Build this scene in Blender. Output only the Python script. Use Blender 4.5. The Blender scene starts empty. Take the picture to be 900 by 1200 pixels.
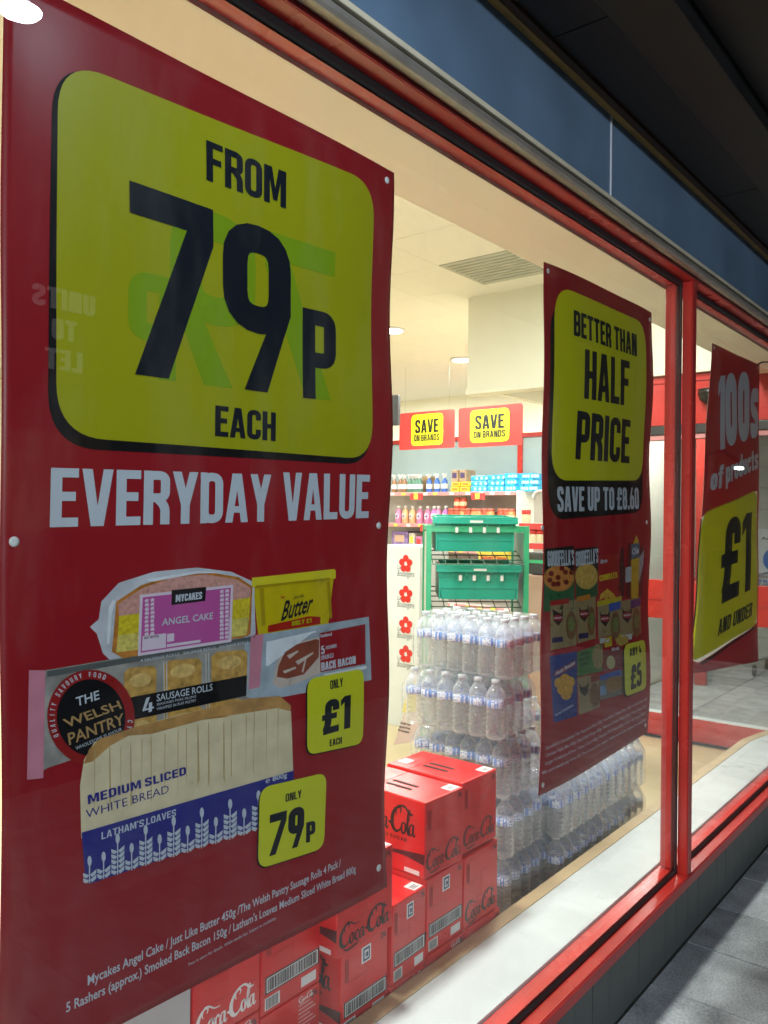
import bpy, bmesh, math, random
from mathutils import Vector, Matrix
random.seed(7)
sc = bpy.context.scene
C = sc.collection

# ------------------------------------------------------------------ camera
F = 960.0                                   # focal length in photograph pixels (900 x 1200)
AX = Vector((776, 8.5, F)).normalized()     # facade direction seen from the camera
dn = Vector((-0.0095, 1, 0)); dn = (dn - AX*dn.dot(AX)).normalized()
UP = -dn; AY = UP.cross(AX)
CAM = Vector((0, -1.0, 1.5))
def ray(u, v):
    c = Vector((u-450, v-600, F)); return Vector((AX.dot(c), AY.dot(c), UP.dot(c)))
def at(u, v, x=None, y=None, z=None):       # a point of the photograph on a known plane of the place
    r = ray(u, v)
    t = (x-CAM.x)/r.x if x is not None else (y-CAM.y)/r.y if y is not None else (z-CAM.z)/r.z
    return CAM + r*t
cd = bpy.data.cameras.new('camera'); cam = bpy.data.objects.new('camera', cd); C.objects.link(cam)
cd.sensor_fit = 'VERTICAL'; cd.sensor_height = 24; cd.lens = 24*F/1200
cd.clip_start = 0.02; cd.clip_end = 500
R = Matrix((AX, AY, UP))                    # camera vectors (x right, y down, z forward) to world
R = R @ Matrix(((1, 0, 0), (0, -1, 0), (0, 0, -1)))
cam.matrix_world = Matrix.Translation(CAM) @ R.to_4x4()
sc.camera = cam

# ------------------------------------------------------------------ dusk sky, sun, exposure
w = bpy.data.worlds.new("World"); sc.world = w; w.use_nodes = True
nt = w.node_tree; bg = nt.nodes['Background']
sky = nt.nodes.new('ShaderNodeTexSky'); sky.sky_type = 'NISHITA'; sky.sun_disc = False
sky.sun_elevation = math.radians(6.0); sky.sun_rotation = math.radians(20)
nt.links.new(sky.outputs[0], bg.inputs[0]); bg.inputs[1].default_value = 0.06
sl = bpy.data.lights.new('sun', 'SUN'); sl.energy = 0.02; sl.angle = math.radians(10); sl.color = (1, .9, .8)
so = bpy.data.objects.new('sun', sl); C.objects.link(so)
so.rotation_euler = (math.radians(-84), 0, math.radians(-20))
sc.view_settings.view_transform = 'Standard'; sc.view_settings.look = 'None'
sc.view_settings.exposure = 0; sc.view_settings.gamma = 1
sc.cycles.transparent_max_bounces = 40; sc.cycles.max_bounces = 10
sc.cycles.transmission_bounces = 12; sc.cycles.sample_clamp_indirect = 6
sc.cycles.caustics_reflective = False; sc.cycles.caustics_refractive = False
try: sc.cycles.use_denoising = True
except Exception: pass

LAMP_W = 235

# ------------------------------------------------------------------ helpers
MATS = {}
def mat(name, col, rough=.5, metal=0, var=.08, vs=8, bump=0, bs=60, trans=0, coat=0, spec=.5, emit=None, es=0):
    if name in MATS: return MATS[name]
    m = bpy.data.materials.new(name); m.use_nodes = True; n = m.node_tree; b = n.nodes['Principled BSDF']
    b.inputs['Roughness'].default_value = rough; b.inputs['Metallic'].default_value = metal
    b.inputs['Specular IOR Level'].default_value = spec; b.inputs['Coat Weight'].default_value = coat
    tc = n.nodes.new('ShaderNodeTexCoord')
    if var:
        nz = n.nodes.new('ShaderNodeTexNoise'); nz.inputs['Scale'].default_value = vs; nz.inputs['Detail'].default_value = 6
        cr = n.nodes.new('ShaderNodeValToRGB')
        cr.color_ramp.elements[0].position = .3; cr.color_ramp.elements[1].position = .7
        cr.color_ramp.elements[0].color = tuple(c*(1-var) for c in col)+(1,)
        cr.color_ramp.elements[1].color = tuple(min(1, c*(1+var)) for c in col)+(1,)
        n.links.new(tc.outputs['Object'], nz.inputs['Vector']); n.links.new(nz.outputs[0], cr.inputs[0])
        n.links.new(cr.outputs[0], b.inputs['Base Color'])
        mr = n.nodes.new('ShaderNodeMapRange'); mr.inputs[3].default_value = max(.02, rough-.08); mr.inputs[4].default_value = min(1, rough+.08)
        n.links.new(nz.outputs[0], mr.inputs[0]); n.links.new(mr.outputs[0], b.inputs['Roughness'])
    else: b.inputs['Base Color'].default_value = tuple(col)+(1,)
    if bump:
        n2 = n.nodes.new('ShaderNodeTexNoise'); n2.inputs['Scale'].default_value = bs; n2.inputs['Detail'].default_value = 5
        bp = n.nodes.new('ShaderNodeBump'); bp.inputs['Strength'].default_value = bump; bp.inputs['Distance'].default_value = .01
        n.links.new(tc.outputs['Object'], n2.inputs['Vector']); n.links.new(n2.outputs[0], bp.inputs['Height'])
        n.links.new(bp.outputs[0], b.inputs['Normal'])
    if emit: b.inputs['Emission Color'].default_value = tuple(emit)+(1,); b.inputs['Emission Strength'].default_value = es
    if trans:
        tr = n.nodes.new('ShaderNodeBsdfTranslucent'); tr.inputs[0].default_value = tuple(col)+(1,)
        mx = n.nodes.new('ShaderNodeMixShader'); mx.inputs[0].default_value = trans
        n.links.new(b.outputs[0], mx.inputs[1]); n.links.new(tr.outputs[0], mx.inputs[2])
        n.links.new(mx.outputs[0], n.nodes['Material Output'].inputs[0])
    MATS[name] = m; return m
def srgb(r, g, b):
    f = lambda c: ((c/255+.055)/1.055)**2.4 if c/255 > .04045 else c/255/12.92
    return (f(r), f(g), f(b))
def clear(name, tint, ior=1.5, rough=.02, haze=0, hazecol=(1, 1, 1), bump=0, bs=40, gl=1.0, stretch=None, smear=0):
    m = bpy.data.materials.new(name); m.use_nodes = True; n = m.node_tree; n.nodes.remove(n.nodes['Principled BSDF'])
    out = n.nodes['Material Output']
    fr = n.nodes.new('ShaderNodeLayerWeight'); fr.inputs[0].default_value = .5     # Schlick, the same from both sides
    t = n.nodes.new('ShaderNodeBsdfTransparent'); t.inputs[0].default_value = tuple(tint)+(1,)
    g = n.nodes.new('ShaderNodeBsdfGlossy'); g.inputs['Roughness'].default_value = rough; g.inputs[0].default_value = (gl, gl, gl, 1)
    pw = n.nodes.new('ShaderNodeMath'); pw.operation = 'POWER'; pw.inputs[1].default_value = 5; n.links.new(fr.outputs['Facing'], pw.inputs[0])
    f0 = ((ior-1)/(ior+1))**2
    ma = n.nodes.new('ShaderNodeMath'); ma.operation = 'MULTIPLY_ADD'; ma.inputs[1].default_value = 1-f0; ma.inputs[2].default_value = f0
    n.links.new(pw.outputs[0], ma.inputs[0])
    mx = n.nodes.new('ShaderNodeMixShader'); n.links.new(ma.outputs[0], mx.inputs[0])
    src = t.outputs[0]
    if haze:
        d = n.nodes.new('ShaderNodeBsdfDiffuse'); d.inputs[0].default_value = tuple(hazecol)+(1,)
        tl = n.nodes.new('ShaderNodeBsdfTranslucent'); tl.inputs[0].default_value = tuple(hazecol)+(1,)
        m1 = n.nodes.new('ShaderNodeMixShader'); m1.inputs[0].default_value = .5
        n.links.new(d.outputs[0], m1.inputs[1]); n.links.new(tl.outputs[0], m1.inputs[2])
        m2 = n.nodes.new('ShaderNodeMixShader'); m2.inputs[0].default_value = haze
        n.links.new(t.outputs[0], m2.inputs[1]); n.links.new(m1.outputs[0], m2.inputs[2]); src = m2.outputs[0]
        p2 = n.nodes.new('ShaderNodeMath'); p2.operation = 'POWER'; p2.inputs[1].default_value = 2.2; n.links.new(fr.outputs['Facing'], p2.inputs[0])
        p3 = n.nodes.new('ShaderNodeMath'); p3.operation = 'MULTIPLY_ADD'; p3.inputs[1].default_value = haze*2.8; p3.inputs[2].default_value = haze*.45
        n.links.new(p2.outputs[0], p3.inputs[0]); n.links.new(p3.outputs[0], m2.inputs[0])
        if smear:                                                  # dust and wiping marks on the pane
            tcs = n.nodes.new('ShaderNodeTexCoord'); mps = n.nodes.new('ShaderNodeMapping'); mps.inputs['Scale'].default_value = (3.2, 1, .9); mps.inputs['Rotation'].default_value = (0, .5, 0)
            ns_ = n.nodes.new('ShaderNodeTexNoise'); ns_.inputs['Scale'].default_value = 3.0; ns_.inputs['Detail'].default_value = 8; ns_.inputs['Roughness'].default_value = .7
            rs_ = n.nodes.new('ShaderNodeMapRange'); rs_.inputs[1].default_value = .48; rs_.inputs[2].default_value = .75; rs_.inputs[3].default_value = haze*.4; rs_.inputs[4].default_value = smear
            n.links.new(tcs.outputs['Object'], mps.inputs[0]); n.links.new(mps.outputs[0], ns_.inputs['Vector']); n.links.new(ns_.outputs[0], rs_.inputs[0]); n.links.new(rs_.outputs[0], m2.inputs[0])     # plastic is denser to look through near its edges
    n.links.new(src, mx.inputs[1]); n.links.new(g.outputs[0], mx.inputs[2]); n.links.new(mx.outputs[0], out.inputs[0])
    if bump:
        tc = n.nodes.new('ShaderNodeTexCoord'); mp = n.nodes.new('ShaderNodeMapping')
        if stretch: mp.inputs['Scale'].default_value = stretch
        nz = n.nodes.new('ShaderNodeTexNoise'); nz.inputs['Scale'].default_value = bs; nz.inputs['Detail'].default_value = 3
        bp = n.nodes.new('ShaderNodeBump'); bp.inputs['Strength'].default_value = bump; bp.inputs['Distance'].default_value = .01
        n.links.new(tc.outputs['Object'], mp.inputs[0]); n.links.new(mp.outputs[0], nz.inputs['Vector'])
        n.links.new(nz.outputs[0], bp.inputs['Height']); n.links.new(bp.outputs[0], g.inputs['Normal']); n.links.new(bp.outputs[0], fr.inputs['Normal'])
    MATS[name] = m; return m

def props(o, label=None, cat=None, group=None, kind=None):
    for k, v in (('label', label), ('category', cat), ('group', group), ('kind', kind)):
        if v: o[k] = v
    return o
def empty(name, loc=(0, 0, 0), label=None, cat=None, group=None, rz=0, kind=None):
    o = bpy.data.objects.new(name, None); C.objects.link(o); o.location = loc; o.rotation_euler.z = rz
    o.empty_display_size = .05
    return props(o, label, cat, group, kind)
class MB:                                   # collects shapes, links them as ONE mesh object
    def __init__(s): s.v = []; s.f = []; s.m = []; s.sm = []
    def add(s, vs, fs, mi=0, smooth=False):
        k = len(s.v); s.v += [tuple(p) for p in vs]
        for f in fs: s.f.append([i+k for i in f]); s.m.append(mi); s.sm.append(smooth)
        return s
    def box(s, a, b, mi=0, bev=0):
        x0, y0, z0 = [min(a[i], b[i]) for i in range(3)]; x1, y1, z1 = [max(a[i], b[i]) for i in range(3)]
        if bev <= 0:
            return s.add([(x0,y0,z0),(x1,y0,z0),(x1,y1,z0),(x0,y1,z0),(x0,y0,z1),(x1,y0,z1),(x1,y1,z1),(x0,y1,z1)],
                         [(0,3,2,1),(4,5,6,7),(0,1,5,4),(1,2,6,5),(2,3,7,6),(3,0,4,7)], mi)
        bm = bmesh.new(); bmesh.ops.create_cube(bm, size=1)
        for v in bm.verts: v.co = Vector(((x0+x1)/2+v.co.x*(x1-x0), (y0+y1)/2+v.co.y*(y1-y0), (z0+z1)/2+v.co.z*(z1-z0)))
        bmesh.ops.bevel(bm, geom=bm.edges[:], offset=bev, segments=2, affect='EDGES', profile=.5)
        bm.verts.index_update(); s.add([v.co[:] for v in bm.verts], [[v.index for v in f.verts] for f in bm.faces], mi); bm.free()
        return s
    def lathe(s, prof, c=(0, 0, 0), n=16, mi=0, axis='z', smooth=True):
        vs = []; fs = []
        for r, h in prof:
            for i in range(n):
                a = 2*math.pi*i/n; p = (r*math.cos(a), r*math.sin(a), h)
                if axis == 'y': p = (p[0], p[2], p[1])
                if axis == 'x': p = (p[2], p[0], p[1])
                vs.append((p[0]+c[0], p[1]+c[1], p[2]+c[2]))
        for j in range(len(prof)-1):
            for i in range(n): fs.append((j*n+i, j*n+(i+1) % n, (j+1)*n+(i+1) % n, (j+1)*n+i))
        fs.append(tuple(range(n))[::-1]); fs.append(tuple((len(prof)-1)*n+i for i in range(n)))
        return s.add(vs, fs, mi, smooth)
    def tube(s, pts, r, n=6, mi=0):
        pts = [Vector(p) for p in pts]; vs = []; fs = []
        for j, p in enumerate(pts):
            d = (pts[min(j+1, len(pts)-1)]-pts[max(j-1, 0)]).normalized()
            a = d.cross(Vector((0, 0, 1)))
            if a.length < .1: a = d.cross(Vector((1, 0, 0)))
            a.normalize(); b = d.cross(a)
            for i in range(n):
                t = 2*math.pi*i/n; vs.append(p+a*math.cos(t)*r+b*math.sin(t)*r)
        for j in range(len(pts)-1):
            for i in range(n): fs.append((j*n+i, j*n+(i+1) % n, (j+1)*n+(i+1) % n, (j+1)*n+i))
        fs.append(tuple(range(n))[::-1]); fs.append(tuple((len(pts)-1)*n+i for i in range(n)))
        return s.add(vs, fs, mi, True)
    def extr(s, prof, x0, x1, mi=0):        # profile in (y, z) pushed along x
        n = len(prof)
        vs = [(x0, y, z) for y, z in prof]+[(x1, y, z) for y, z in prof]
        fs = [(i, (i+1) % n, n+(i+1) % n, n+i) for i in range(n)]+[tuple(range(n))[::-1], tuple(range(n, 2*n))]
        return s.add(vs, fs, mi)
    def extrz(s, prof, z0, z1, mi=0):       # profile in (x, y) pushed along z
        n = len(prof)
        vs = [(x, y, z0) for x, y in prof]+[(x, y, z1) for x, y in prof]
        fs = [(i, (i+1) % n, n+(i+1) % n, n+i) for i in range(n)]+[tuple(range(n))[::-1], tuple(range(n, 2*n))]
        return s.add(vs, fs, mi)
    def mesh(s, name, mats, off=(0, 0, 0)):
        me = bpy.data.meshes.new(name)
        me.from_pydata([(a-off[0], b-off[1], c-off[2]) for a, b, c in s.v], [], s.f)
        for m in (mats if isinstance(mats, (list, tuple)) else [mats]): me.materials.append(m)
        me.polygons.foreach_set('material_index', s.m); me.polygons.foreach_set('use_smooth', s.sm)
        bm = bmesh.new(); bm.from_mesh(me); bmesh.ops.recalc_face_normals(bm, faces=bm.faces); bm.to_mesh(me); bm.free()
        me.update(); return me
    def build(s, name, mats, parent=None, off=None, kind=None, label=None, cat=None, group=None):
        if off is None: off = parent.location if parent is not None else (0, 0, 0)
        if parent is not None and parent.parent is not None and off is parent.location:
            off = parent.location + parent.parent.location
        o = bpy.data.objects.new(name, s.mesh(name, mats, off)); C.objects.link(o)
        if parent is not None: o.parent = parent
        return props(o, label, cat, group, kind)
def put(name, me, parent, loc=(0, 0, 0), rz=0):
    o = bpy.data.objects.new(name, me); C.objects.link(o); o.parent = parent; o.location = loc; o.rotation_euler.z = rz
    return o
def copy_tree(o, parent=None):
    c = o.copy(); C.objects.link(c)
    if parent: c.parent = parent
    for ch in list(o.children): copy_tree(ch, c)
    return c

# ------------------------------------------------------------------ flat lettering
def rnd(pts, r, closed=False, n=5):
    out = []; N = len(pts)
    for i, p in enumerate(pts):
        if not closed and i in (0, N-1): out.append(p); continue
        a = Vector(pts[i-1]); b = Vector(p); c = Vector(pts[(i+1) % N])
        d1 = (a-b); d2 = (c-b); rr = min(r, d1.length*.5, d2.length*.5)
        p1 = b+d1.normalized()*rr; p2 = b+d2.normalized()*rr
        for k in range(n+1):
            t = k/n; q = p1*(1-t)**2+b*2*t*(1-t)+p2*t*t; out.append((q.x, q.y))
    return out
def band(pts, t, closed=False):             # constant-width stroke as quads
    pts = [Vector(p) for p in pts]
    q = [pts[0]]
    for p in pts[1:]:
        if (p-q[-1]).length > 1e-5: q.append(p)
    pts = q; N = len(pts); L = []; Rr = []
    for i, p in enumerate(pts):
        if closed: a = pts[i-1]; c = pts[(i+1) % N]
        else: a = pts[max(i-1, 0)]; c = pts[min(i+1, N-1)]
        d1 = (p-a).normalized() if (p-a).length > 0 else (c-p).normalized()
        d2 = (c-p).normalized() if (c-p).length > 0 else d1
        n1 = Vector((-d1.y, d1.x)); n2 = Vector((-d2.y, d2.x)); m = (n1+n2)
        m = m.normalized() if m.length > 1e-4 else n1
        k = min(2.0, 1/max(.3, m.dot(n1)))
        L.append(p+m*t/2*k); Rr.append(p-m*t/2*k)
    return [[L[i], L[(i+1) % N], Rr[(i+1) % N], Rr[i]] for i in range(N if closed else N-1)]
def glyph(ch, t=.15, w=.44):
    l = t/2; r = w-t/2; b = t/2; T = 1-t/2; M = .5; q = .2; S = []
    def st(p, rad=q, cl=False, th=t): S.append(('s', band(rnd(p, rad, cl), th, cl)))
    def pg(*p): S.append(('p', [[Vector(k) for k in p]]))
    if ch in 'O0': st([(l, b), (r, b), (r, T), (l, T)], q, True)
    elif ch == 'D': st([(l, b), (r, b), (r, T), (l, T)], q, True); pg((0, 0), (l*1.6, 0), (l*1.6, t), (0, t)); pg((0, 1), (l*1.6, 1), (l*1.6, 1-t), (0, 1-t))
    elif ch == 'Q': st([(l, b), (r, b), (r, T), (l, T)], q, True); st([(w*.55, .2), (w, -.02)])
    elif ch == 'C': st([(r, .34), (r, b), (l, b), (l, T), (r, T), (r, .66)])
    elif ch == 'G': st([(w*.55, .5-.0), (r, .5), (r, b), (l, b), (l, T), (r, T), (r, .68)], .14)
    elif ch == 'U': st([(l, 1), (l, b), (r, b), (r, 1)])
    elif ch == 'J': st([(l*.8, .3), (l*.8, b), (r, b), (r, 1)])
    elif ch == 'I': w = t; st([(l, 0), (l, 1)])
    elif ch == 'L': w = w*.86; st([(l, 1), (l, 0)]); pg((t, 0), (w, 0), (w, t*.95), (t, t*.95))
    elif ch in 'EF':
        w = w*.88; st([(l, 0), (l, 1)]); h = t*.95
        for y, k in ((1-h, 1), (.5-h/2+.02, .9), (0, 1)):
            if ch == 'F' and y == 0: continue
            pg((t, y), (w*k, y), (w*k, y+h), (t, y+h))
    elif ch == 'H': st([(l, 0), (l, 1)]); st([(r, 0), (r, 1)]); pg((t, .5-t*.45), (w-t, .5-t*.45), (w-t, .5+t*.45), (t, .5+t*.45))
    elif ch == 'T': pg((0, 1-t*.95), (w, 1-t*.95), (w, 1), (0, 1)); st([(w/2, 0), (w/2, 1-t*.95)])
    elif ch in 'A':
        w = w*1.08; pg((0, 0), (t*.95, 0), (w/2+t*.28, 1), (w/2-t*.62, 1)); pg((w, 0), (w-t*.95, 0), (w/2-t*.28, 1), (w/2+t*.62, 1)); pg((t*.8, .2), (w-t*.8, .2), (w-t*.9, .2+t*.8), (t*.9, .2+t*.8))
    elif ch == 'V': w = w*1.05; pg((0, 1), (t*.95, 1), (w/2+t*.28, 0), (w/2-t*.6, 0)); pg((w, 1), (w-t*.95, 1), (w/2-t*.28, 0), (w/2+t*.6, 0))
    elif ch == 'Y': w = w*1.05; pg((0, 1), (t, 1), (w/2+t*.4, .42), (w/2-t*.5, .36)); pg((w, 1), (w-t, 1), (w/2-t*.4, .42), (w/2+t*.5, .36)); st([(w/2, 0), (w/2, .46)])
    elif ch == 'N': w = w*1.04; st([(l, 0), (l, 1)]); st([(w-l, 0), (w-l, 1)]); pg((t*.6, 1), (t*1.3, 1), (w-t*.6, 0), (w-t*1.3, 0))
    elif ch == 'M':
        w = w*1.32+max(0, t-.15)*1.2; st([(l, 0), (l, 1)]); st([(w-l, 0), (w-l, 1)]); pg((t*.6, 1), (t*1.35, 1), (w/2+t*.35, .12), (w/2-t*.35, .12)); pg((w-t*.6, 1), (w-t*1.35, 1), (w/2-t*.35, .12), (w/2+t*.35, .12))
    elif ch == 'W':
        w = w*1.45; a = w/2
        pg((0, 1), (t*.9, 1), (w*.3+t*.3, 0), (w*.3-t*.5, 0)); pg((a+t*.4, 1), (a-t*.4, 1), (w*.3-t*.3, 0), (w*.3+t*.5, 0))
        pg((a-t*.4, 1), (a+t*.4, 1), (w*.7+t*.3, 0), (w*.7-t*.5, 0)); pg((w, 1), (w-t*.9, 1), (w*.7-t*.3, 0), (w*.7+t*.5, 0))
    elif ch in 'PRB':
        st([(l, 0), (l, 1)]); m = .5 if ch != 'P' else .44
        st([(t*.9, T), (r, T), (r, m), (t*.9, m)])
        if ch == 'R': st([(r-.0, 0), (r, .34), (w*.5, m)], .12)
        if ch == 'B': st([(t*.9, m-.001), (r+.01, m), (r+.01, b), (t*.9, b)])
    elif ch == 'K': st([(l, 0), (l, 1)]); pg((t*.8, .35), (t*.8, .58), (w-t*.95, 1), (w, 1)); pg((t*1.2, .55), (t*1.9, .68), (w, 0), (w-t*1.05, 0))
    elif ch == 'X': pg((0, 0), (t, 0), (w, 1), (w-t, 1)); pg((0, 1), (t, 1), (w, 0), (w-t, 0))
    elif ch == 'Z': pg((0, 1), (w, 1), (w, 1-t), (0, 1-t)); pg((0, 0), (w, 0), (w, t), (0, t)); pg((0, t), (t*1.1, t), (w, 1-t), (w-t*1.1, 1-t))
    elif ch == 'S': st([(r, .7), (r, T), (l, T), (l, .58), (r, .42), (r, b), (l, b), (l, .3)], .17)
    elif ch == '1': w = w*.66; st([(w-l, 0), (w-l, 1)]); pg((0, .72), (w-t*.9, .84), (w-t*.9, 1), (w-t*1.0, 1), (0, .9))
    elif ch == '7': pg((0, 1-t), (0, 1), (w, 1), (w, 1-t)); pg((w*.66, 1-t), (w, 1-t), (w, .84-t*.3), (w*.42, 0), (w*.04, 0))
    elif ch == '9': st([(l, .35+l), (r, .35+l), (r, T), (l, T)], q, True); pg((w, .62), (w-t*.9, .62), (w-t*.95, .42), (w*.28, 0), (w*.62, 0), (w, .50))
    elif ch == '6': st([(l, b), (r, b), (r, .65-l), (l, .65-l)], q, True); pg((0, .38), (t*.9, .38), (t*.95, .58), (w*.74, 1), (w*.40, 1), (0, .50))
    elif ch == '8': st([(l, b), (r, b), (r, .52), (l, .52)], q, True); st([(l+.01, .52), (r-.01, .52), (r-.01, T), (l+.01, T)], q, True)
    elif ch == '5': st([(r, T), (l, T), (l, .56), (r, .58), (r, b), (l, b), (l, .3)], .1)
    elif ch == '4': pg((w*.6, 1), (w*.6-t*1.1, 1), (0, .3), (t*.9, .3)); pg((0, .18), (w, .18), (w, .18+t*.9), (0, .18+t*.9)); st([(w*.68, 0), (w*.68, .62)])
    elif ch == '2': st([(l, .68), (l, T), (r, T), (r, .58), (l*1.2, t*.8)], .16); pg((0, 0), (w, 0), (w, t*.95), (0, t*.95))
    elif ch == '3': st([(l, .75), (l, T), (r, T), (r, .52), (w*.4, .52)]); st([(w*.4, .5), (r, .5), (r, b), (l, b), (l, .27)])
    elif ch == '£': st([(r, .66), (r, T), (w*.3, T), (w*.3, .3), (t*.35, b)], .15); pg((0, 0), (w, 0), (w, t*.95), (0, t*.95)); pg((-.04, .42), (w*.85, .42), (w*.85, .42+t*.8), (-.04, .42+t*.8))
    elif ch == '.': w = t; pg((0, 0), (t, 0), (t, t), (0, t))
    elif ch == "'": w = t; pg((0, .75), (t*.7, .75), (t, 1), (0, 1))
    elif ch == '/': pg((0, 0), (t*.7, 0), (w, 1), (w-t*.7, 1))
    elif ch == '&': st([(w, .35), (w*.6, b), (l, b), (l, .45), (r, .75), (w*.5, T), (l*1.2, .8), (w, 0)], .12)
    # heavy lower case for "of products"
    elif ch == 'o': st([(l, b), (r, b), (r, .70-l), (l, .70-l)], q, True)
    elif ch == 's': st([(r, .5), (r, .7-l), (l, .7-l), (l, .42), (r, .30), (r, b), (l, b), (l, .22)], .14)
    elif ch == 'c': st([(r, .26), (r, b), (l, b), (l, .7-l), (r, .7-l), (r, .45)])
    elif ch == 'u': st([(l, .7), (l, b), (r-.001, b), (r, .3)]); st([(r, 0), (r, .7)])
    elif ch == 'd': st([(l, b), (r, b), (r, .7-l), (l, .7-l)], q, True); st([(r, 0), (r, 1)])
    elif ch == 'p': st([(l, b), (r, b), (r, .7-l), (l, .7-l)], q, True); st([(l, -.22), (l, .7)])
    elif ch == 'r': w = w*.75; st([(l, 0), (l, .7)]); st([(t*.9, .45), (t*1.1, .7-l), (w, .7-l)], .1)
    elif ch == 'f': w = w*.72; st([(l*1.5, 0), (l*1.5, T), (w, T)], .16); pg((-.03, .58), (w, .58), (w, .7), (-.03, .7))
    elif ch == 't': w = w*.72; st([(l*1.5, .92), (l*1.5, b), (w, b)], .12); pg((-.03, .58), (w, .58), (w, .7), (-.03, .7))
    elif ch == 'y': st([(l, .7), (l, b), (r, b)]); st([(r, .7), (r, -.2), (l, -.2)])
    else: w = w*.5
    return S, w
def stroke_text(s, t=.15, w=.44, gap=.05):  # list of (polygons) in units of cap height
    out = []; x = 0
    for ch in s:
        G, gw = glyph(ch, t, w)
        if ch == ' ': x += .2; continue
        for li, (k, polys) in enumerate(G):
            for p in polys: out.append((li, [(q.x+x, q.y) for q in p]))
        x += gw+gap
    return out, x-gap
FONTC = {}
def font_text(s, bold=0.0, shear=0.0):
    key = (s, bold, shear)
    if key in FONTC: return FONTC[key]
    cu = bpy.data.curves.new('lettering', 'FONT'); cu.body = s; cu.offset = bold; cu.shear = shear; cu.resolution_u = 2
    o = bpy.data.objects.new('lettering', cu); C.objects.link(o); bpy.context.view_layer.update()
    me = bpy.data.meshes.new_from_object(o.evaluated_get(bpy.context.evaluated_depsgraph_get()))
    bm = bmesh.new(); bm.from_mesh(me); bmesh.ops.remove_doubles(bm, verts=bm.verts, dist=1e-5)
    bm.verts.index_update()
    vs = [v.co.xy[:] for v in bm.verts]; fs = [[v.index for v in f.verts] for f in bm.faces]; bm.free()
    bpy.data.objects.remove(o); bpy.data.curves.remove(cu); bpy.data.meshes.remove(me)
    x0 = min(v[0] for v in vs); x1 = max(v[0] for v in vs)
    capb = 0; capt = .73
    FONTC[key] = ([((v[0]-x0)/(x1-x0), (v[1]-capb)/(capt-capb)) for v in vs], fs)
    return FONTC[key]
def catmull(P, n=8):
    out = []
    for i in range(len(P)-1):
        p0 = P[max(i-1, 0)]; p1 = P[i]; p2 = P[i+1]; p3 = P[min(i+2, len(P)-1)]
        for k in range(n):
            t = k/n
            out.append(tuple(.5*((2*p1[j])+(-p0[j]+p2[j])*t+(2*p0[j]-5*p1[j]+4*p2[j]-p3[j])*t*t+(-p0[j]+3*p1[j]-3*p2[j]+p3[j])*t**3) for j in range(3)))
    out.append(P[-1]); return out
BOLD = 1.45
def varband(P):
    P = catmull(P); L = []; Rr = []
    for i, p in enumerate(P):
        a = P[max(i-1, 0)]; c = P[min(i+1, len(P)-1)]; d = Vector((c[0]-a[0], c[1]-a[1]))
        d = d.normalized() if d.length > 1e-6 else Vector((1, 0)); n = Vector((-d.y, d.x))*p[2]*BOLD/2
        L.append((p[0]+n.x, p[1]+n.y)); Rr.append((p[0]-n.x, p[1]-n.y))
    return [[L[i], L[i+1], Rr[i+1], Rr[i]] for i in range(len(P)-1)]
def script_words():                         # flowing script, x 0..5.9, y 0..1.6, each entry one pen stroke (x, y, width)
    S = []
    def bigC(x, tail):
        S.append([(x+1.05, 1.18, .05), (x+1.15, 1.42, .10), (x+.9, 1.52, .10), (x+.5, 1.3, .15), (x+.22, .85, .24), (x+.25, .35, .24), (x+.6, .08, .14), (x+1.0, .2, .08), (x+1.25, .5, .04)])
        S.append([(x+.72, 1.0, .04), (x+.62, 1.2, .08), (x+.85, 1.55, .09)]+tail)
    def o(x): S.append([(x+.3, .72, .05), (x+.1, .55, .12), (x+.08, .22, .16), (x+.27, .05, .08), (x+.46, .25, .14), (x+.44, .6, .12), (x+.3, .72, .06), (x+.5, .6, .04), (x+.66, .66, .04)])
    def c(x): S.append([(x+.45, .55, .12), (x+.38, .72, .07), (x+.16, .55, .12), (x+.12, .2, .16), (x+.3, .04, .08), (x+.52, .2, .05), (x+.62, .38, .04)])
    def a(x):
        S.append([(x+.45, .7, .06), (x+.2, .66, .08), (x+.06, .3, .15), (x+.2, .05, .08), (x+.42, .3, .06), (x+.5, .72, .05)])
        S.append([(x+.5, .74, .13), (x+.46, .3, .15), (x+.56, .06, .08), (x+.75, .22, .04)])
    def ll(x): S.append([(x+0, .3, .04), (x+.3, .9, .05), (x+.42, 1.4, .06), (x+.3, 1.5, .06), (x+.18, 1.1, .14), (x+.14, .35, .16), (x+.24, .05, .08), (x+.42, .22, .04)])
    bigC(0, [(1.3, 1.5, .08), (1.75, 1.25, .06), (2.3, 1.2, .04)]); o(1.15); c(1.75); a(2.25)
    S.append([(2.95, .45, .04), (3.05, .5, .10), (3.22, .45, .10), (3.3, .5, .04)])
    bigC(3.15, [(4.7, 1.62, .10), (5.2, 1.3, .12), (5.6, 1.28, .05)]); o(4.3); ll(4.85); a(5.12)
    S.append([(.5, -.1, .05), (1.0, -.28, .10), (1.8, -.2, .10), (2.3, -.12, .03)])
    return [(i, [q for q in p]) for i, st in enumerate(S) for p in varband(st)]
SCRIPT = script_words()  # bold enough to read from the street

def flat_poly_mb(polys, mp):                # polygons [(layer, [(x,y)..])] through mp(x, y, layer) -> 3D
    m = MB()
    for li, p in polys: m.add([mp(x, y, li) for x, y in p], [list(range(len(p)))])
    return m

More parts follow.
